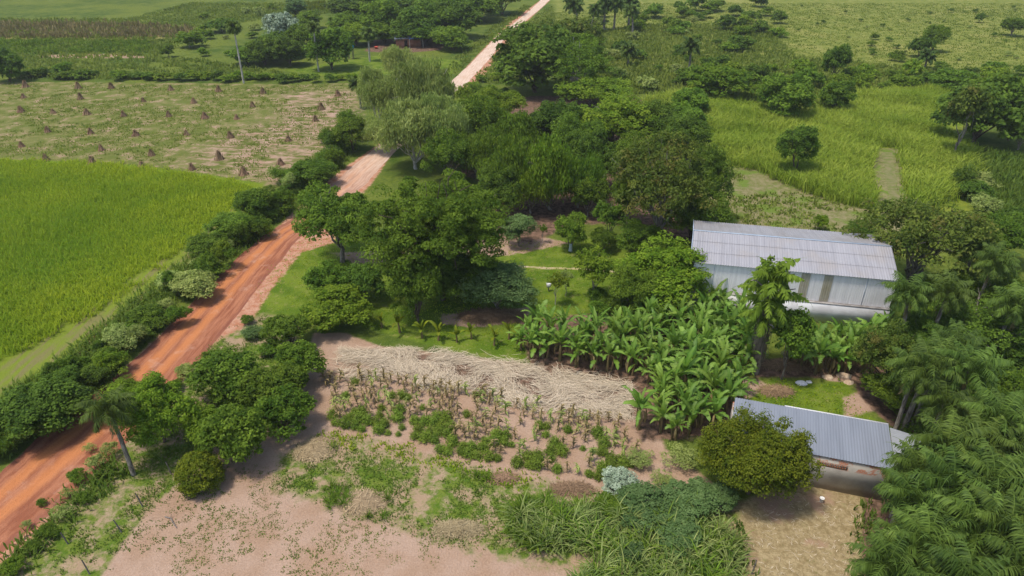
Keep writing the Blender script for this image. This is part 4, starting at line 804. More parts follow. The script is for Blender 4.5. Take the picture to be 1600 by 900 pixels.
# ------------------------------------------------------------------ named trees (pixel box of the crown: centre x, centre y, width, height)
def big_tree():
    r = np.random.default_rng(91)
    lm, wm, d = crown(92, 10.2, 7.4, 26, 560, 1.15, 125, .36, .19, clear=.05, flat=.26, lrs=(.26, .42), trunk_r=.42, nbr=18, vis=True, low=-.62, fork=1.6)
    PROTO['giant'] = [[lm, wm, d, {}]]
big_tree()
T = [
 ('giant', 'mid', 684, 362, 250, 240, 'huge spreading green tree with layered foliage in the middle of the yard', BARKD),
 ('umbrella', 'mid', 526, 338, 158, 120, 'umbrella-shaped green tree left of the huge yard tree, overhanging the dirt road', BARK),
 ('weep', 'olive', 660, 138, 96, 138, 'tallest pale olive weeping tree beside the dirt road bend', BARKW),
 ('weep', 'olive', 590, 145, 62, 100, 'pale olive weeping tree, left one of the group at the road bend', BARKW),
 ('weep', 'olive', 645, 200, 110, 112, 'pale olive weeping tree, nearest of the group at the road bend', BARKW),
 ('weep', 'olive', 600, 205, 60, 60, 'low pale olive weeping tree over the road at the bend', BARKW),
 ('dense', 'mid', 738, 190, 80, 90, 'green tree just right of the weeping trees', BARK),
 ('bamboo', 'mid', 800, 205, 80, 80, 'drooping green tree behind the grove, between the weeping trees and the bamboo-like mass', BARK),
 ('bamboo', 'mid', 800, 262, 96, 110, 'dark drooping tree directly right of the huge yard tree', BARK),
 ('bamboo', 'bright', 862, 265, 104, 115, 'bamboo-like drooping green tree in the middle of the grove', BARK),
 ('bamboo', 'mid', 745, 235, 90, 80, 'drooping green tree behind the huge yard tree', BARK),
 ('dense', 'bright', 935, 142, 105, 50, 'flat-topped bright green tree at the back of the grove', BARK),
 ('dense', 'bright', 955, 190, 115, 80, 'bright green rounded tree in the back part of the grove', BARK),
 ('dense', 'deep', 866, 190, 80, 76, 'dark bluish-green tree in the back of the grove', BARK),
 ('dense', 'deep', 925, 245, 80, 90, 'dark green tree in the centre of the grove', BARKD),
 ('acacia', 'brown', 1040, 285, 155, 150, 'wide brownish-green tree with bare branches showing, right end of the grove', BARK),
 ('dense', 'deep', 1100, 285, 76, 130, 'dark green tree at the right edge of the grove before the metal shed', BARKD),
 ('dense', 'deep', 1062, 210, 85, 70, 'dark tree behind the wide brownish tree', BARK),
 ('dense', 'mid', 1085, 335, 90, 80, 'shaded green tree touching the left end of the metal shed', BARKD),
 ('dense', 'mid', 988, 300, 62, 85, 'mid-green tree in front of the wide brownish tree', BARK),
 ('dome', 'mid', 920, 300, 52, 66, 'small green tree with a lit top at the front of the grove', BARK),
 ('dome', 'blue', 811, 357, 52, 50, 'rounded bluish-green orchard tree, leftmost on the lawn', BARK),
 ('dome', 'mid', 893, 360, 52, 56, 'rounded green orchard tree in the middle of the lawn', BARK),
 ('dome', 'mid', 945, 371, 36, 38, 'small dark round orchard tree right of the middle orchard tree', BARK),
 ('orchard', 'bright', 930, 415, 56, 68, 'bright green orchard tree with a thin pale trunk, nearest on the lawn', BARK),
 ('dense', 'mid', 1003, 372, 74, 62, 'dense green tree between the orchard and the metal shed', BARKD),
 ('dense', 'bright', 1043, 425, 128, 100, 'broad yellow-green tree at the left corner of the metal shed', BARKD),
 ('dense', 'mid', 990, 450, 76, 80, 'green tree at the right edge of the lawn above the banana grove', BARKD),
 ('orchard', 'mid', 955, 335, 44, 56, 'thin dull green tree at the back of the orchard', BARK),
 ('sapling', 'yellow', 869, 441, 32, 36, 'small yellow-green sapling on the lawn beside the white box', BARKW),
 ('sapling', 'mid', 848, 358, 14, 22, 'tiny sapling between the two round orchard trees', BARKW),
 ('sapling', 'olive', 885, 435, 20, 40, 'thin olive sapling behind the small yellow-green one', BARKW),
 ('dense', 'blue', 778, 446, 104, 78, 'grey-green tree over the brush heap, right of the huge yard tree', BARK),
 ('dense', 'deep', 712, 420, 120, 90, 'dark leafy tree under the right side of the huge yard tree', BARKD),
 ('dense', 'mid', 648, 450, 76, 100, 'green tree under the left side of the huge yard tree', BARKD),
 ('citrus', 'mid', 508, 440, 66, 60, 'dark rounded tree left of the brush under the huge tree', BARKD),
 ('citrus', 'deep', 567, 440, 66, 62, 'dark tree between the round dark tree and the huge yard tree', BARKD),
 ('citrus', 'bright', 526, 482, 92, 70, 'bright glossy green tree standing at the corner of the sandy plot', BARKD),
 ('citrus', 'mid', 450, 516, 64, 58, 'dark green tree with yellow-tipped leaves left of the sandy plot corner', BARKD),
 ('citrus', 'mid', 462, 566, 76, 66, 'rounded green tree beside the straw band', BARKD),
 ('citrus', 'mid', 362, 585, 104, 84, 'domed dark green tree in the near left clump', BARKD),
 ('citrus', 'mid', 430, 605, 90, 80, 'green tree above the near left clump', BARKD),
 ('citrus', 'mid', 440, 645, 84, 76, 'green tree at the right side of the near left clump', BARKD),
 ('citrus', 'mid', 372, 680, 100, 100, 'glossy yellow-green tree, nearest large one of the left clump', BARKD),
 ('citrus', 'bright', 318, 668, 66, 62, 'yellow-green tree at the left side of the near clump', BARKD),
 ('round', 'yellow', 311, 739, 68, 70, 'perfectly round yellow-green shrub on the bare sand', BARKD),
 ('dense', 'bright', 240, 640, 108, 108, 'light green tree beside the leaning palm, near the dirt road', BARKD),
 ('dense', 'bright', 196, 618, 72, 56, 'light green leafy tree overhanging the dirt road above the leaning palm', BARKD),
 ('acacia', 'brown', 1440, 372, 180, 140, 'broad brownish-green tree spreading over the right end of the metal shed', BARK),
 ('dense', 'mid', 1560, 370, 90, 80, 'green tree behind the palms at the right edge', BARK),
 ('acacia', 'deep', 1545, 505, 150, 100, 'dark flat tree with bare grey branches amid the palms at the right', BARK),
 ('dense', 'brown', 1396, 560, 92, 118, 'yellowish-topped tree right of the smaller banana clump', BARKD),
 ('dense', 'mid', 1400, 610, 84, 66, 'shaded green tree below the yellowish-topped tree', BARKD),
 ('dense', 'mid', 1590, 625, 90, 90, 'green broadleaf tree between the palms at the right edge', BARKD),
 ('dense', 'mid', 1570, 545, 90, 60, 'dark leafy tree among the right-edge palms', BARKD),
 ('orchard', 'mid', 1236, 528, 60, 84, 'green tree with a thin bare trunk beside the vine-hung tree', BARK),
 ('bigbush', 'yellow', 1180, 722, 150, 150, 'large rounded olive-yellow bush covering the left end of the low shed', BARKD),
 ('far', 'deep', 1540, 168, 140, 128, 'large dark green tree at the right edge behind the tall grass', BARKD),
 ('far', 'bright', 1562, 140, 90, 60, 'bright green tree crown behind the large dark tree at the right edge', BARKD),
 ('orchard', 'brown', 1513, 176, 58, 88, 'greyish-green tree with a thin pale trunk in front of the large dark tree', BARK),
 ('far', 'mid', 1598, 212, 50, 50, 'olive tree at the right edge beside the dark tall grass', BARK),
 ('dome', 'deep', 1250, 228, 58, 76, 'dark lone tree standing in the tall grass behind the metal shed', BARKD),
 ('far', 'mid', 1228, 150, 94, 76, 'broad green tree on the near side of the meadow behind the tall grass', BARKD),
 ('far', 'deep', 1307, 100, 46, 66, 'dark conical tree in the meadow', BARKD),
 ('far', 'mid', 1310, 150, 60, 56, 'green tree in front of the dark conical tree', BARKD),
 ('farbush', 'deep', 1440, 72, 40, 46, 'dark bush in the pasture clump', BARKD),
 ('far', 'mid', 1462, 60, 40, 44, 'green tree of the pasture clump', BARKD),
 ('farflat', 'mid', 1585, 38, 40, 30, 'thin spreading tree at the right edge of the pasture', BARK),
 ('farbush', 'deep', 1532, 27, 16, 22, 'small upright tree alone high on the pasture', BARKD),
 ('farbush', 'deep', 1159, 68, 44, 30, 'dark green bush at the left side of the pasture', BARKD),
 ('far', 'deep', 838, 92, 130, 100, 'large dark tree right of the far pale road', BARKD),
 ('farflat', 'brown', 895, 62, 110, 84, 'brownish-topped tree beside the large dark tree by the far road', BARK),
 ('acacia', 'mid', 905, 95, 110, 80, 'spreading tree with pale forked branches beside the large dark tree', BARKW),
 ('far', 'mid', 740, 5, 80, 50, 'dense tree by the road at the top of the photo', BARKD),
 ('far', 'deep', 705, 30, 76, 56, 'dark round tree of the far farmstead, nearest the road', BARKD),
 ('far', 'deep', 655, 32, 70, 60, 'dark tree shading the far farmstead yard', BARKD),
 ('far', 'mid', 595, 30, 60, 60, 'yellow-tinged tree of the far farmstead', BARKD),
 ('far', 'deep', 550, 10, 80, 34, 'dark flat tree behind the far farmstead', BARKD),
 ('far', 'deep', 620, 5, 80, 30, 'dark tree at the top edge behind the far farmstead', BARKD),
 ('far', 'bright', 555, 52, 50, 36, 'bright yellow-green tree beside the blue tank', BARKD),
 ('far', 'mid', 515, 75, 62, 62, 'round green tree on the far lawn behind the slim palm', BARKD),
 ('far', 'deep', 450, 78, 50, 46, 'dark tree of the far row, right of the grey one', BARKD),
 ('far', 'deep', 410, 80, 50, 40, 'dark tree of the far row, left end', BARKD),
 ('far', 'mid', 470, 62, 50, 44, 'green tree between the far row and the slim palm', BARKD),
 ('farflat', 'silver', 438, 42, 58, 44, 'bluish-grey leafless-looking tree in the far row', BARKW),
 ('far', 'blue', 462, 12, 32, 28, 'small grey-green tree beyond the bluish-grey one', BARKD),
 ('far', 'mid', 485, 30, 36, 26, 'green tree beyond the slim palm of the far lawn', BARKD),
 ('far', 'mid', 665, 55, 60, 30, 'low green tree by the blue roof of the far hut', BARKD),
 ('far', 'mid', 705, 60, 56, 34, 'bushy green tree right of the far hut', BARKD),
 ('far', 'deep', 8, 102, 46, 48, 'dark tree at the left edge above the corn shock field', BARKD),
 ('bush', 'bright', 1281, 349, 22, 28, 'small yellow-green bush behind the ridge of the metal shed', BARKD),
 ('bush', 'deep', 1347, 358, 44, 24, 'low dark dome-shaped bush behind the metal shed', BARKD),
 ('far', 'mid', 1080, 160, 60, 50, 'dark green tree at the left edge of the tall grass', BARKD),
 ('far', 'mid', 1070, 185, 70, 56, 'green tree behind the grove at the edge of the tall grass', BARKD),
 ('farflat', 'bright', 1130, 125, 110, 44, 'spreading yellow-green tree above the tall grass', BARKD),

 ('far', 'deep', 585, 8, 90, 44, 'dark spreading tree left of the top-edge trees of the far farmstead', BARKD),
 ('far', 'mid', 690, 8, 90, 44, 'green tree at the top edge between the dark ones of the far farmstead', BARKD),
 ('far', 'deep', 640, 48, 56, 40, 'dark tree standing against the blue-roofed far hut', BARKD),
 ('far', 'bright', 600, 50, 46, 34, 'yellow-green tree behind the red tub in the far farmstead', BARKD),
 ('far', 'deep', 430, 70, 60, 40, 'dark tree of the far row, third from its left end', BARKD),
 ('far', 'mid', 385, 85, 50, 30, 'low green tree at the far left end of the far row', BARKD),
 ('far', 'mid', 540, 35, 50, 34, 'green tree left of the blue tank, half behind the yellow-green one', BARKD),
 ('far', 'mid', 785, 0, 60, 40, 'tree right of the road-side dense tree at the top of the photo', BARKD),
 ('dense', 'bright', 775, 165, 80, 60, 'light green tree at the back left of the grove', BARK),
 ('dense', 'mid', 1000, 245, 80, 80, 'green tree between the dark centre tree and the brownish one', BARK),
 ('dense', 'mid', 900, 215, 80, 80, 'green tree behind the dark centre tree of the grove', BARK),
 ('bamboo', 'bright', 830, 290, 76, 80, 'lighter drooping tree at the lit front edge of the grove', BARK),
 ('dense', 'deep', 780, 300, 70, 80, 'dark tree at the right shoulder of the huge yard tree', BARKD),
 ('bamboo', 'mid', 905, 275, 80, 90, 'drooping green tree at the centre front of the grove', BARK),
 ('dense', 'deep', 1010, 190, 80, 70, 'dark tree at the back right of the grove', BARKD),
 ('dense', 'mid', 700, 240, 70, 80, 'green tree between the weeping trees and the huge yard tree', BARK),
 ('weep', 'olive', 690, 195, 80, 110, 'pale olive weeping tree, right one of the group at the road bend', BARKW),
 ('weep', 'olive', 625, 105, 60, 80, 'slim pale weeping tree, farthest of the group at the road bend', BARKW),
 ('far', 'mid', 1490, 125, 70, 40, 'green tree left of the bright crown behind the large dark right tree', BARKD),
 ('far', 'deep', 1590, 180, 60, 90, 'dark tree cut by the right edge behind the large dark tree', BARKD),
 ('dense', 'deep', 1590, 470, 90, 90, 'dark tree at the right edge above the palms', BARKD),
 ('dense', 'mid', 1500, 450, 80, 70, 'green tree between the broad brownish tree and the palms', BARKD),
 ('dense', 'deep', 1440, 520, 80, 70, 'dark tree behind the yellowish-topped tree', BARKD),
 ('dense', 'mid', 1500, 640, 90, 80, 'green tree in the middle of the right-edge palms', BARKD),
]
names = {'palm': 'palm', 'bush': 'bush', 'farbush': 'bush', 'round': 'shrub', 'sapling': 'sapling'}
for k, (kd, mt, cx, cy, w_, h_, lab, bk) in enumerate(T):
    nm = {'weep': 'weeping_tree', 'bamboo': 'drooping_tree', 'round': 'round_shrub', 'bush': 'bush', 'bigbush': 'bush', 'farbush': 'bush', 'sapling': 'sapling', 'orchard': 'orchard_tree'}.get(kd, 'broadleaf_tree')
    tree(kd, mt, cx, cy, w_, h_, lab, {'round': 'shrub', 'bush': 'bush', 'bigbush': 'bush', 'farbush': 'bush', 'sapling': 'sapling'}.get(kd, 'tree'), nm, None, bk)

# hedgerow along the left side of the road ---------------------------
rh = random.Random(21)
seg = [((-20, 700), (130, 590), 'nearest the camera', 86), ((130, 600), (300, 450), 'along the green crop field', 70), ((300, 450), (440, 312), 'before the corn shock field corner', 56), ((440, 300), (560, 200), 'up to the road bend', 46)]
for (a, b, where, wpx) in seg:
    n = int(math.dist(a, b)/(wpx*.30))
    for k in range(n+1):
        t = k/max(1, n); cx = a[0]+(b[0]-a[0])*t+rh.uniform(-10, 10); cy = a[1]+(b[1]-a[1])*t+rh.uniform(-12, 12); w_ = wpx*rh.uniform(.6, 1.15)
        for q in range(3):
            off = rh.uniform(-.34, .34)*wpx
            bush(rh.choice(['bush', 'scrub', 'scrub', 'citrus', 'orchard']), rh.choice(['mid', 'mid', 'mid', 'olive', 'bright', 'deep'] if wpx < 80 else ['deep', 'mid', 'mid', 'olive', 'mid']), cx+off*.7-7, cy+off*.55-3, w_*rh.uniform(.35, 1.0), w_*rh.uniform(.35, .95), 'green hedgerow bush left of the dirt road, %s' % where, 'bush', 'hedge_bush', 'hedgerow bushes left of the road, '+where)
for px, py, w_, h_, lab in ((395, 318, 60, 50, 'small leafy tree standing up from the hedgerow at the corner of the corn shock field'), (548, 205, 56, 52, 'dark round tree in the hedgerow at the road bend'), (320, 382, 60, 40, 'flat-topped bright tree in the hedgerow beside the crop'), (360, 352, 70, 44, 'dark green tree in the hedgerow above the flat-topped one'), (486, 265, 70, 42, 'rounded bushy tree by the road before the bend'), (60, 640, 120, 90, 'dark tree in the nearest part of the hedgerow')):
    tree('dome', 'mid' if h_ < 80 else 'deep', px, py, w_, h_, lab, bark=BARKD)
# roadside shrubs between road and near fence
for px, py, w_, m_ in ((140, 700, 22, 'olive'), (120, 745, 34, 'mid'), (150, 725, 40, 'olive'), (66, 785, 18, 'mid'), (95, 800, 34, 'olive'), (130, 778, 26, 'mid'), (75, 830, 34, 'mid'), (50, 855, 30, 'mid'), (20, 885, 40, 'bright'), (170, 705, 40, 'olive'), (40, 820, 22, 'olive'), (105, 770, 24, 'olive')):
    bush('bush' if m_ != 'olive' else 'scrub', m_, px, py, w_, w_*.85, 'small roadside shrub between the dirt road and the near sandy field', 'shrub', 'roadside_shrub', 'roadside shrubs right of the near dirt road')
for px, py, w_, m_ in ((270, 605, 36, 'mid'), (290, 580, 34, 'olive'), (330, 560, 40, 'mid'), (395, 520, 36, 'blue'), (385, 500, 26, 'mid'), (300, 640, 40, 'mid'), (420, 545, 40, 'mid'), (470, 595, 30, 'mid'), (350, 620, 60, 'mid'), (400, 630, 50, 'deep'), (515, 515, 30, 'mid'), (480, 545, 30, 'mid')):
    bush('bush', m_, px, py, w_, w_*.75, 'low bush in the near left clump between the road and the corn plot', 'bush', 'low_bush', 'low bushes of the near left clump')
# line of low hedge beyond the corn shock field
for k in range(30):
    px = 40+k*17.5+rh.uniform(-5, 5); gap_ = 150 < px < 168
    if gap_: continue
    bush('farbush', rh.choice(['mid', 'deep', 'bright']), px, (115 if px < 160 else 118 if px < 300 else 120)+rh.uniform(-3, 3), rh.uniform(20, 34), rh.uniform(12, 20), 'low green bush in the hedge line beyond the corn shock field', 'bush', 'hedge_bush', 'bushes of the hedge line beyond the corn shocks')
for px, py, w_, h_, lab in ((98, 107, 26, 20, 'dark bush standing behind the far hedge line, left of the gap'), (295, 62, 44, 28, 'yellow-green bush clump at the end of the far dark crop strip'), (345, 38, 46, 26, 'dark green bush clump on the far track bank'), (262, 80, 20, 22, 'pale bush at the corner of the far dark crop strip')):
    tree('farbush', 'bright' if 'yellow' in lab else 'mid', px, py, w_, h_, lab, 'bush', 'bush')
# undergrowth shrubs in the far grove and right meadow
def many(n, P, kinds, mats, wr, label, group, name, seed, cat='bush', asp=.75):
    r = random.Random(seed); Pp = np.array(P, float); k = 0; out = 0
    while out < n and k < 20000:
        k += 1; px, py = r.uniform(Pp[:, 0].min(), Pp[:, 0].max()), r.uniform(Pp[:, 1].min(), Pp[:, 1].max())
        if sdist(Pp, np.array([px]), np.array([py]))[0] < 0: continue
        w_ = r.uniform(*wr)*(.45+.55*(py+160)/300 if py < 140 else 1); g_ = at(px, py); R = w_/2*depth(g_)/FPX
        bushx(r.choice(kinds), r.choice(mats), g_[0], g_[1], R, None, label, cat, name, group, v=r.uniform(.7, 1.2)*asp/.75); out += 1
many(46, [(880, 110), (870, 40), (960, 22), (1190, 12), (1240, 45), (1180, 95), (1080, 130), (990, 145)], ['farbush'], ['mid', 'bright', 'olive', 'deep'], (14, 40), 'scrub bush scattered over the rough far meadow right of the road', 'scrub bushes of the far meadow', 'scrub_bush', 1)
many(34, [(1070, 135), (1180, 110), (1350, 115), (1480, 108), (1600, 118), (1600, 135), (1470, 140), (1340, 150), (1180, 130), (1085, 150)], ['farbush'], ['mid', 'bright', 'deep', 'bright'], (20, 48), 'scrub bush in the uneven belt between the pasture and the tall grass', 'scrub bushes below the pasture', 'scrub_bush', 2)
many(34, [(1240, 10), (1600, 10), (1600, 100), (1480, 98), (1300, 95), (1240, 60)], ['farbush'], ['mid', 'deep', 'olive'], (5, 13), 'small dark bush dotted over the far pasture', 'small bushes dotted over the pasture', 'scrub_bush', 3)
many(9, [(1360, 60), (1480, 75), (1470, 100), (1360, 100)], ['farbush'], ['mid', 'deep'], (12, 20), 'low bush around the pasture clump', 'low bushes around the pasture clump', 'scrub_bush', 4)
many(20, [(985, 20), (1200, 10), (1220, 40), (1100, 60), (990, 40)], ['farbush'], ['mid', 'deep'], (26, 46), 'dense bush in the thicket at the top centre of the photo', 'bushes of the top centre thicket', 'thicket_bush', 5)
many(22, [(700, 215), (940, 200), (1090, 240), (1090, 320), (960, 300), (800, 300)], ['bush', 'scrub'], ['deep', 'mid'], (34, 56), 'shaded bush beneath the trees of the central grove', 'undergrowth bushes in the central grove', 'grove_bush', 6)
many(26, [(1420, 500), (1600, 430), (1640, 700), (1640, 925), (1400, 925), (1420, 700)], ['bush', 'scrub'], ['deep', 'mid'], (50, 90), 'shaded bush beneath the palms at the right edge', 'undergrowth bushes under the right-edge palms', 'understory_bush', 7)
many(10, [(745, 130), (800, 62), (830, 60), (800, 135)], ['farbush'], ['mid', 'bright'], (14, 24), 'roadside bush along the far pale road', 'bushes along the far pale road', 'roadside_bush', 8)
many(16, [(320, 20), (440, 8), (420, 70), (350, 95), (300, 85)], ['farbush'], ['olive', 'mid', 'bright'], (14, 28), 'bush on the rough bank left of the far farmstead', 'bushes on the bank by the far farmstead', 'scrub_bush', 9)
many(8, [(735, 140), (800, 140), (790, 175), (720, 165)], ['bush'], ['bright', 'mid'], (22, 34), 'light green bush between the weeping trees and the far dark tree', 'light green bushes behind the grove', 'grove_bush', 10)
many(12, [(1480, 250), (1560, 300), (1600, 400), (1540, 420), (1500, 350)], ['bush', 'scrub'], ['deep', 'mid', 'olive'], (36, 60), 'bush between the dark tall grass and the right-edge palms', 'bushes above the right-edge palms', 'grove_bush', 12)
many(10, [(930, 470), (1000, 470), (1000, 495), (930, 500)], ['bush'], ['deep', 'mid'], (24, 40), 'dark bush between the lawn and the banana grove', 'dark bushes above the banana grove', 'grove_bush', 13)

# lower right weeds: cassava-like bushes, silver bush, cane clumps ---------------------------
for cx, cy, w_, h_, mt, lab in ((965, 752, 60, 50, 'silver', 'pale silvery-green bush below the corn plot'), (1010, 790, 90, 60, 'blue', 'grey-green cassava-like bush right of the silvery bush'), (1080, 780, 90, 70, 'blue', 'grey-green cassava-like bush in front of the olive-yellow bush'), (1065, 715, 60, 40, 'olive', 'grey-green leafy bush at the foot of the banana grove'), (1130, 775, 50, 44, 'blue', 'grey-green bush half under the olive-yellow bush'),
                               (990, 862, 44, 40, 'blue', 'small grey-green bush alone amid the cane grass'), (1000, 715, 50, 36, 'olive', 'thin olive bush beside the last corn rows'), (960, 790, 60, 36, 'mid', 'green bush below the silvery bush'), (1060, 830, 80, 56, 'blue', 'grey-green bush behind the right cane clumps'), (1035, 750, 40, 30, 'olive', 'sparse olive bush between the silvery bush and the banana grove')):
    bush('citrus' if mt != 'olive' else 'scrub', mt, cx, cy, w_*1.15, h_*1.1, lab, 'bush', 'leafy_bush')
def cane_mesh(seed, n=36, L=1.9, w=.09):
    r = np.random.default_rng(seed); mb = MB()
    for k in range(n):
        a = r.uniform(0, 6.28); e = r.uniform(.75, 1.5); l = L*r.uniform(.6, 1.15); K = 7; s = np.linspace(0, 1, K); th = e-r.uniform(1.0, 2.2)*s**1.5; ds = l/(K-1)
        xr = np.concatenate([[0], np.cumsum(np.cos(th[:-1])*ds)])+abs(r.normal(0, .12)); zr = np.concatenate([[0], np.cumsum(np.sin(th[:-1])*ds)])
        C = np.stack([math.cos(a)*xr, math.sin(a)*xr, zr], 1); sd = np.array([-math.sin(a), math.cos(a), 0]); ww = (w/2*(1-s**2.5)+.004)[:, None]
        i = np.arange(K-1); mb.add(np.concatenate([C+sd*ww, C-sd*ww]), np.stack([i, i+K, i+K+1, i+1], 1), tint=np.clip(r.normal(.5, .32), 0, 1))
    return mb.mesh('cane_clump', LF['cane'])
CM = [cane_mesh(400+i) for i in range(4)]; CMG = []
for m_ in CM:
    q = m_.copy(); q.materials.clear(); q.materials.append(LF['mid']); CMG.append(q)
def clumps(n, P, label, group, sr, meshes, seed, name='grass_clump', sp=.35):
    r = random.Random(seed); Pp = poly(P); out = []; k = 0
    while len(out) < n and k < 9000:
        k += 1; x, y = r.uniform(Pp[:, 0].min(), Pp[:, 0].max()), r.uniform(Pp[:, 1].min(), Pp[:, 1].max())
        if sdist(Pp, np.array([x]), np.array([y]))[0] < 0 or any((x-a)**2+(y-b)**2 < sp*sp for a, b in out): continue
        out.append((x, y)); o = link(name, r.choice(meshes)); o.location = (x, y, 0); o.rotation_euler = (0, 0, r.uniform(0, 6.28)); s = r.uniform(*sr); o.scale = (s, s, s); tag(o, label, 'grass clump', group)
clumps(150, [(815, 800), (900, 795), (1000, 820), (1100, 810), (1145, 850), (1155, 930), (880, 930), (960, 880), (900, 860), (830, 860), (800, 830)], 'arching pale cane-grass clump in the thicket at the bottom centre-right', 'cane grass clumps of the bottom thicket', (.65, 1.15), CM+CMG[:2], 31, 'cane_clump', .5)
clumps(16, [(505, 765), (545, 755), (550, 790), (510, 795)], 'dark green grass tuft left of the middle straw heap', 'dark grass tufts by the middle straw heap', (.3, .5), CMG, 32)
for px, py in ((575, 808), (598, 808), (590, 772), (745, 745), (760, 748), (520, 700), (605, 780)):
    g_ = at(px, py); o = link('grass_tuft', CMG[px % 4]); o.location = (g_[0], g_[1], 0); s = RNG.uniform(.35, .5); o.scale = (s, s, s); tag(o, 'dark green grass tuft at the foot of a straw or twig heap', 'grass tuft', 'grass tufts at the straw heaps')
clumps(40, [(800, 790), (860, 780), (860, 850), (830, 870), (800, 850)], 'dark green grass clump at the left side of the cane thicket', 'dark grass clumps beside the cane thicket', (.4, .7), CMG, 33)

# corn plot ---------------------------------------------------------------------------------
def corn_mesh(seed):
    r = np.random.default_rng(seed); mb = MB(); H = 1.25
    tube(mb, [(0, 0, -.02), (.02, 0, H*.5), (r.normal()*.08, .03, H)], [.03, .025, .012], 5, tint=.45)
    for k in range(13):
        z = .15+H*.8*k/13; a = k*math.pi+r.normal(0, .7); l = r.uniform(.35, .7); e = r.uniform(.3, 1.1); K = 5; s = np.linspace(0, 1, K); th = e-2.6*s; ds = l/(K-1)
        xr = np.concatenate([[0], np.cumsum(np.cos(th[:-1])*ds)]); zr = np.concatenate([[0], np.cumsum(np.sin(th[:-1])*ds)])+z
        C = np.stack([math.cos(a)*xr, math.sin(a)*xr, zr], 1); sd = np.array([-math.sin(a), math.cos(a), .3]); ww = (.048*(1-s**2)+.006)[:, None]
        i = np.arange(K-1); mb.add(np.concatenate([C+sd*ww, C-sd*ww]), np.stack([i, i+K, i+K+1, i+1], 1), tint=np.clip(r.normal(.5, .25), 0, 1))
    me = mb.mesh('corn_stalk', LF['dry']); return me
CN = [corn_mesh(500+i) for i in range(6)]; CNG = []
for m_ in CN[:3]:
    q = m_.copy(); q.materials.clear(); q.materials.append(LF['olive']); CNG.append(q)
PB = MB(); rngp = np.random.default_rng(9)
def plotbush(seed):
    r = np.random.default_rng(seed); mb = MB(); n = 620; d = unit(r.normal(size=(n, 3))); d[:, 2] = abs(d[:, 2]); R = r.uniform(.4, 1, n)**.5
    pos = d*(R*(1+.5*np.sin(d[:, 0]*7+seed)*np.cos(d[:, 1]*6)))[:, None]*np.array([.42, .42, .62])+[0, 0, .08]; pos[:, :2] += r.normal(0, .06, (n, 2)); leaves(mb, r, pos, d+r.normal(0, .8, (n, 3))+[0, 0, .5], .19, .045, np.clip(r.normal(.45, .22, n), 0, 1)); return mb.mesh('plot_bush', LF['bean'])
PBM = [plotbush(520+i) for i in range(4)]
PLOT = poly([(505, 588), (600, 590), (720, 608), (850, 635), (960, 655), (995, 700), (1000, 735), (930, 757), (840, 738), (740, 722), (640, 690), (510, 662)])
u1 = unit(at(960, 660)[:2]-at(500, 590)[:2]); u2 = np.array([-u1[1], u1[0]]); o0 = at(500, 700)[:2]; rc = random.Random(3); nc = ng = 0
for i in range(-5, 60):
    for j in range(-20, 30):
        x, y = o0+u1*i*.78+u2*j*.92; x += rc.gauss(0, .06); y += rc.gauss(0, .06)
        s_ = sdist(PLOT, np.array([x]), np.array([y]))[0]
        if s_ < 0: continue
        # share of the green bushes grows towards the lower edge and the right
        pv = 450
        dd = (np.array([x, y])-at(740, 722)[:2])@u2; gr = vnoise(np.array([x]), np.array([y]), 2.2, 71)[0]
        green = rc.random() < np.clip(.95-dd*.17+(gr-.5)*1.2, .08, .95)
        if rc.random() < .2: continue
        if green and ng < 280:
            o = link('green_bean_bush', rc.choice(PBM)); s = rc.uniform(.7, 1.15)*(1.1 if gr > .5 else .8); tag(o, 'small leafy green bush growing among the dry corn of the near plot', 'crop plant', 'leafy green bushes in the small corn plot'); ng += 1
        elif nc < 290:
            o = link('corn_stalk', rc.choice(CN+CNG)); s = rc.uniform(.85, 1.3); tag(o, 'dry brown corn stalk standing in the small near plot', 'corn plant', 'dry corn stalks in the small corn plot'); nc += 1
        else: continue
        o.location = (x, y, 0); o.rotation_euler = (rc.gauss(0, .08), rc.gauss(0, .08), rc.uniform(0, 6.28)); o.scale = (s, s, s)
print('corn', nc, 'green', ng)

# corn shocks ---------------------------------------------------------------------------------
def shock_mesh(seed):
    r = np.random.default_rng(seed); mb = MB(); H = 1.55; n = 130; a = r.uniform(0, 6.28, n); R = r.uniform(.5, 1.15, n)
    for k in range(n):
        b = np.array([math.cos(a[k])*R[k], math.sin(a[k])*R[k], 0]); t = np.array([r.normal()*.2, r.normal()*.2, H*r.uniform(.6, 1.12)]); sd = np.array([-math.sin(a[k]), math.cos(a[k]), 0])*.06; m_ = (b+t)/2*1.02
        mb.add([b-sd, b+sd, m_+sd*.8, m_-sd*.8, t+sd*.35, t-sd*.35], [(0, 1, 2, 3), (3, 2, 4, 5)], tint=np.clip(r.normal(.45, .25), 0, 1))
    k = 10; th = np.arange(k)*2*math.pi/k; c = np.concatenate([np.stack([np.cos(th)*.72, np.sin(th)*.72, th*0], 1), np.stack([np.cos(th)*.1, np.sin(th)*.1, th*0+H*.9], 1)])
    mb.add(c, [(i, (i+1) % k, k+(i+1) % k, k+i) for i in range(k)], tint=.2); return mb.mesh('corn_shock', LF['shock'])
SH = [shock_mesh(600+i) for i in range(4)]
rows = [[(40, 136), (123, 138), (174, 138), (267, 141), (342, 143)], [(37, 153), (126, 155), (224, 159), (303, 161), (395, 167)], [(33, 175), (83, 177), (136, 179), (193, 182), (264, 182), (320, 185), (370, 186)],
        [(75, 206), (142, 209), (212, 212), (292, 211), (360, 215), (411, 146), (528, 150), (502, 171), (493, 189), (451, 220)], [(34, 229), (159, 235), (237, 243), (343, 249), (300, 265), (439, 257)], [(72, 250), (145, 256), (222, 260), (381, 273)]]
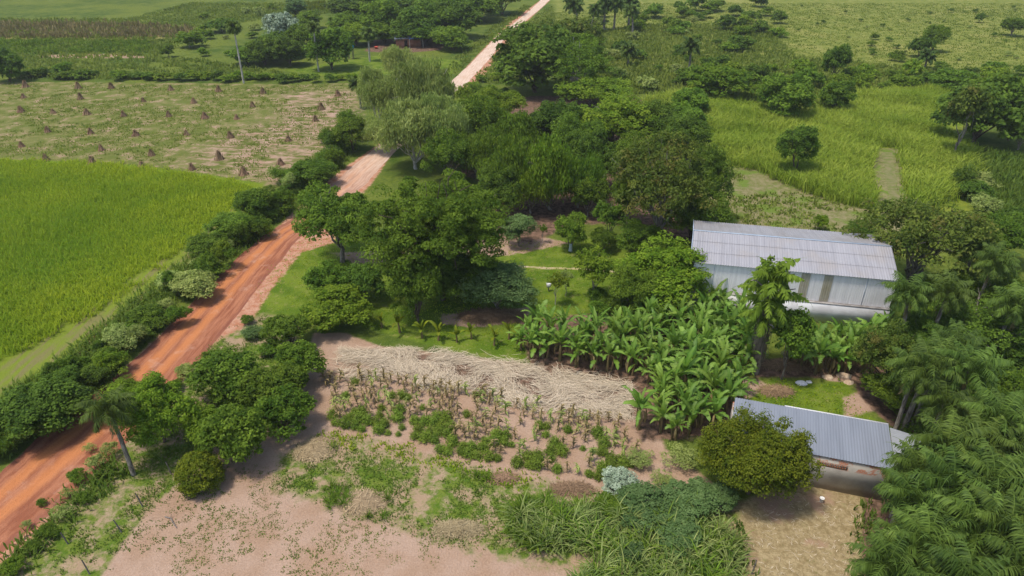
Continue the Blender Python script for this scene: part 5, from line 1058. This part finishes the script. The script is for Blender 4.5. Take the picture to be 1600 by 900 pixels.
rn = ['farthest row', 'second-farthest row', 'third row from the back', 'middle row', 'second-nearest row', 'nearest row']
for ri, rw in enumerate(rows):
    for k, (px, py) in enumerate(sorted(rw)):
        g_ = at(px, py); o = link('corn_shock', SH[(k+ri) % 4]); o.location = (g_[0], g_[1], 0); o.rotation_euler = (0, 0, RNG.uniform(0, 6.28)); s = RNG.uniform(.6, .9); o.scale = (s, s, s*RNG.uniform(.85, 1.1))
        tag(o, 'brown corn shock, %s from the left of the %s' % (ordn[k], rn[ri]), 'corn shock', 'corn shocks in the stubble field')

# posts, bucket, box, farm hut ------------------------------------------------------------------
def post(px, py, h, tilt, label):
    g_ = at(px, py); mb = MB(); tube(mb, [(0, 0, -.1), (.02, .01, h*.5), (0, .03, h)], [.05, .047, .04], 7); mb.add([(0, .03, h)], tint=.5); o = mb.obj('fence_post', POSTM, None, True); o.location = (g_[0], g_[1], 0); o.rotation_euler = (tilt[0], tilt[1], 0); tag(o, label, 'fence post', 'fence posts')
post(140, 897, 1.3, (0, -.1), 'grey wooden fence post between weeds and sand, nearest the bottom edge at left')
post(190, 832, 1.2, (0, -.2), 'thin wooden fence post between weeds and sand, second from the bottom at left')
post(223, 792, 1.3, (0, -.15), 'wooden fence post between weeds and sand, third from the bottom at left')
post(268, 742, 1.3, (0, -.1), 'wooden fence post left of the round shrub')
post(1174, 897, 1.3, (0, .1), 'dark wooden fence post at the bottom edge left of the straw yard')
post(106, 850, 1.1, (0, -.15), 'thin post standing in the weeds near the dirt road')
mb = MB(); tube(mb, [(0, 0, .04), (.5, -.2, .12), (1.0, -.75, .06), (1.25, -1.0, .05)], [.045, .05, .04, .03], 6); tube(mb, [(0.5, -.2, .12), (.45, .1, .2)], [.03, .015], 5)
g_ = at(258, 808); o = mb.obj('fallen_branch', POSTM, None, True); o.location = (g_[0], g_[1], 0); tag(o, 'bent grey branch lying on the bare sand near the fence posts', 'branch')
def lathe(prof, n=20):
    mb = MB(); th = np.arange(n)*2*math.pi/n; V = np.concatenate([np.stack([np.cos(th)*r, np.sin(th)*r, th*0+z], 1) for r, z in prof]); k = len(prof)
    mb.add(V, [(i*n+j, i*n+(j+1) % n, (i+1)*n+(j+1) % n, (i+1)*n+j) for i in range(k-1) for j in range(n)]); return mb
WH = simple('white_plastic', (.70, .68, .64), (.80, .78, .74), 2, .5)
g_ = at(1283, 784); bk = empty('bucket', (g_[0], g_[1], 0)); tag(bk, 'white plastic bucket standing on the dry yard below the brick wall', 'bucket')
lathe([(0, 0), (.12, 0), (.15, .34), (.17, .35), (.17, .38), (.145, .38), (.115, .03), (0, .03)]).obj('body', WH, bk, True)
mb = MB(); t_ = np.linspace(0, math.pi, 9); tube(mb, np.stack([np.cos(t_)*.165, np.sin(t_)*.12-.02, .36-np.sin(t_)*.12], 1), .008, 4); mb.obj('handle', POSTM, bk)
g_ = at(857, 455); bx = empty('white_box', (g_[0], g_[1], 0), .3); tag(bx, 'small white box on a post beside the yellow-green sapling on the lawn', 'box')
mb = MB(); box(mb, -.2, .2, -.17, .17, .55, .95); mb.obj('box', WH, bx); mb = MB(); box(mb, -.24, .24, -.21, .21, .953, .99); mb.obj('lid', WH, bx); mb = MB(); tube(mb, [(0, 0, 0), (0, 0, .55)], .05, 6); mb.obj('post', POSTM, bx)
# blue-white sheet on the orchard tree trunk
mb = MB(); g_ = at(891, 392); n = 9
for i in range(n):
    pass
th = np.linspace(-1.2, 1.2, 9); zz = np.linspace(.1, 1.15, 7); V = [(math.sin(a)*(.16+.10*(1.2-z)*(1+.4*math.sin(a*5))), -.28-math.cos(a)*(.14+.08*(1.2-z)), z) for z in zz for a in th]
mb.add(V, [(i*9+j, i*9+j+1, (i+1)*9+j+1, (i+1)*9+j) for i in range(6) for j in range(8)])
o = mb.obj('hanging_cloth', simple('pale_blue_cloth', (.35, .42, .50), (.50, .54, .58), 5), None, True); o.location = (g_[0], g_[1], 0); sm = o.modifiers.new('thickness', 'SOLIDIFY'); sm.thickness = .02; tag(o, 'pale blue-white cloth hanging at the trunk of the middle orchard tree', 'cloth')
# stones
def rock(px, py, s, label, mat, seed):
    r = np.random.default_rng(seed); mb = MB(); n, k = 12, 6; V = []
    for i in range(k+1):
        ph = i/k*math.pi/2
        for j in range(n):
            a = j/n*6.283; rr = s*(1+r.normal()*.12); V.append((math.cos(a)*math.cos(ph)*rr, math.sin(a)*math.cos(ph)*rr*.7, math.sin(ph)*rr*.45-.03))
    mb.add(V, [(i*n+j, i*n+(j+1) % n, (i+1)*n+(j+1) % n, (i+1)*n+j) for i in range(k) for j in range(n)]); o = mb.obj('stone', mat, None, False); g_ = at(px, py); o.location = (g_[0], g_[1], 0); tag(o, label, 'stone')
ST = simple('clay_block', (.36, .25, .16), (.52, .40, .28), 3); WS = simple('white_stone', (.62, .60, .58), (.78, .77, .75), 3)
rock(1252, 599, .55, 'white flat stone at the top of the green yard patch', WS, 1); rock(1264, 597, .3, 'small pale stone beside the white flat one', WS, 2)
rock(1293, 590, .55, 'yellowish clay lump at the foot of the leaf ridge, left one', ST, 3); rock(1318, 588, .7, 'large yellowish clay lump at the foot of the leaf ridge', ST, 4); rock(1326, 598, .5, 'yellowish clay lump at the foot of the leaf ridge, nearest one', ST, 5)
# far farmstead
g_ = at(641, 74); hut = empty('farm_hut', (g_[0], g_[1], 0), .15); tag(hut, 'small reddish hut with a blue roof under the trees of the far farmstead', 'hut')
mb = MB(); box(mb, -4, 3.2, 0, 4, 0, 2.4); mb.obj('wall', simple('red_clay_wall', (.28, .13, .08), (.38, .19, .12), 1.2), hut)
mb = MB(); v0 = [(-.2, -1.2, 2.5), (3.8, -1.2, 2.5), (3.8, 4.4, 3.6), (-.2, 4.4, 3.6)]; corrug(mb, v0[3], v0[2], v0[1], v0[0], .4, .04); mb.obj('blue_roof', simple('blue_sheet', (.10, .16, .36), (.15, .22, .42), 2, .5), hut)
mb = MB(); corrug(mb, (-4.4, 4.4, 3.59), (-.25, 4.4, 3.59), (-.25, -.8, 2.5), (-4.4, -.8, 2.5), .4, .04); mb.obj('grey_roof', RM2, hut)
mb = MB(); box(mb, -1.6, -.7, -.03, .02, 0, 2.0); mb.obj('door', VB, hut)
mb = MB(); tube(mb, [(-.1, -1.1, 0), (-.1, -1.1, 2.5)], .09, 6); tube(mb, [(3.7, -1.1, 0), (3.7, -1.1, 2.5)], .09, 6); mb.obj('porch_post', BARKW, hut)
g_ = at(549, 92); tk = empty('water_tank', (g_[0], g_[1], 0)); tag(tk, 'bright blue water tank on a stand among the far farmstead trees', 'water tank')
tkh = tall(549, 92, 62)-2.2
o = lathe([(0, 0), (.85, 0), (.95, .2), (.95, 1.6), (.8, 1.9), (.3, 2.1), (0, 2.1)]).obj('tank', simple('blue_plastic', (.03, .30, .62), (.05, .36, .70), 2, .4), tk, True); o.location = (0, 0, tkh)
for x, y in ((-.6, -.6), (.6, -.6), (.6, .6), (-.6, .6)):
    mb = MB(); beam(mb, (x, y, 0), (x, y+.001, tkh), .15, .15); 
    mb = MB(); tube(mb, [(x, y, 0), (x, y, tkh)], .09, 6); mb.obj('leg', POSTM, tk)
g_ = at(588, 76); rt = lathe([(0, 0), (.5, 0), (.9, .9), (.95, .95), (.85, .9), (.45, .08), (0, .08)]).obj('red_tub', simple('red_plastic', (.55, .07, .04), (.62, .10, .06), 2, .5), None, True); rt.scale = (.6, .6, .6); rt.location = (g_[0], g_[1], 0); tag(rt, 'red plastic tub lying in the shaded far farmstead yard', 'tub')
g_ = at(527, 45); mb = MB(); beam(mb, (-1.1, 0, .4), (1.1, .2, .4), .7, .3); o = mb.obj('white_trough', PLAS); o.location = (g_[0], g_[1], 0); tag(o, 'white trough behind the far farmstead trees', 'trough')
def haze_box():
    mb = MB(); box(mb, -1500, 1500, -100, 1690, -1, 60); m, nt, out = newmat('haze'); v = nt.nodes.new('ShaderNodeVolumePrincipled')
    v.inputs['Color'].default_value = (.95, .96, .96, 1); v.inputs['Density'].default_value = .00018; v.inputs['Anisotropy'].default_value = .2
    nt.links.new(v.outputs[0], out.inputs['Volume']); tag(mb.obj('haze', m), kind='stuff')
haze_box()
print('objects', len(bpy.data.objects))
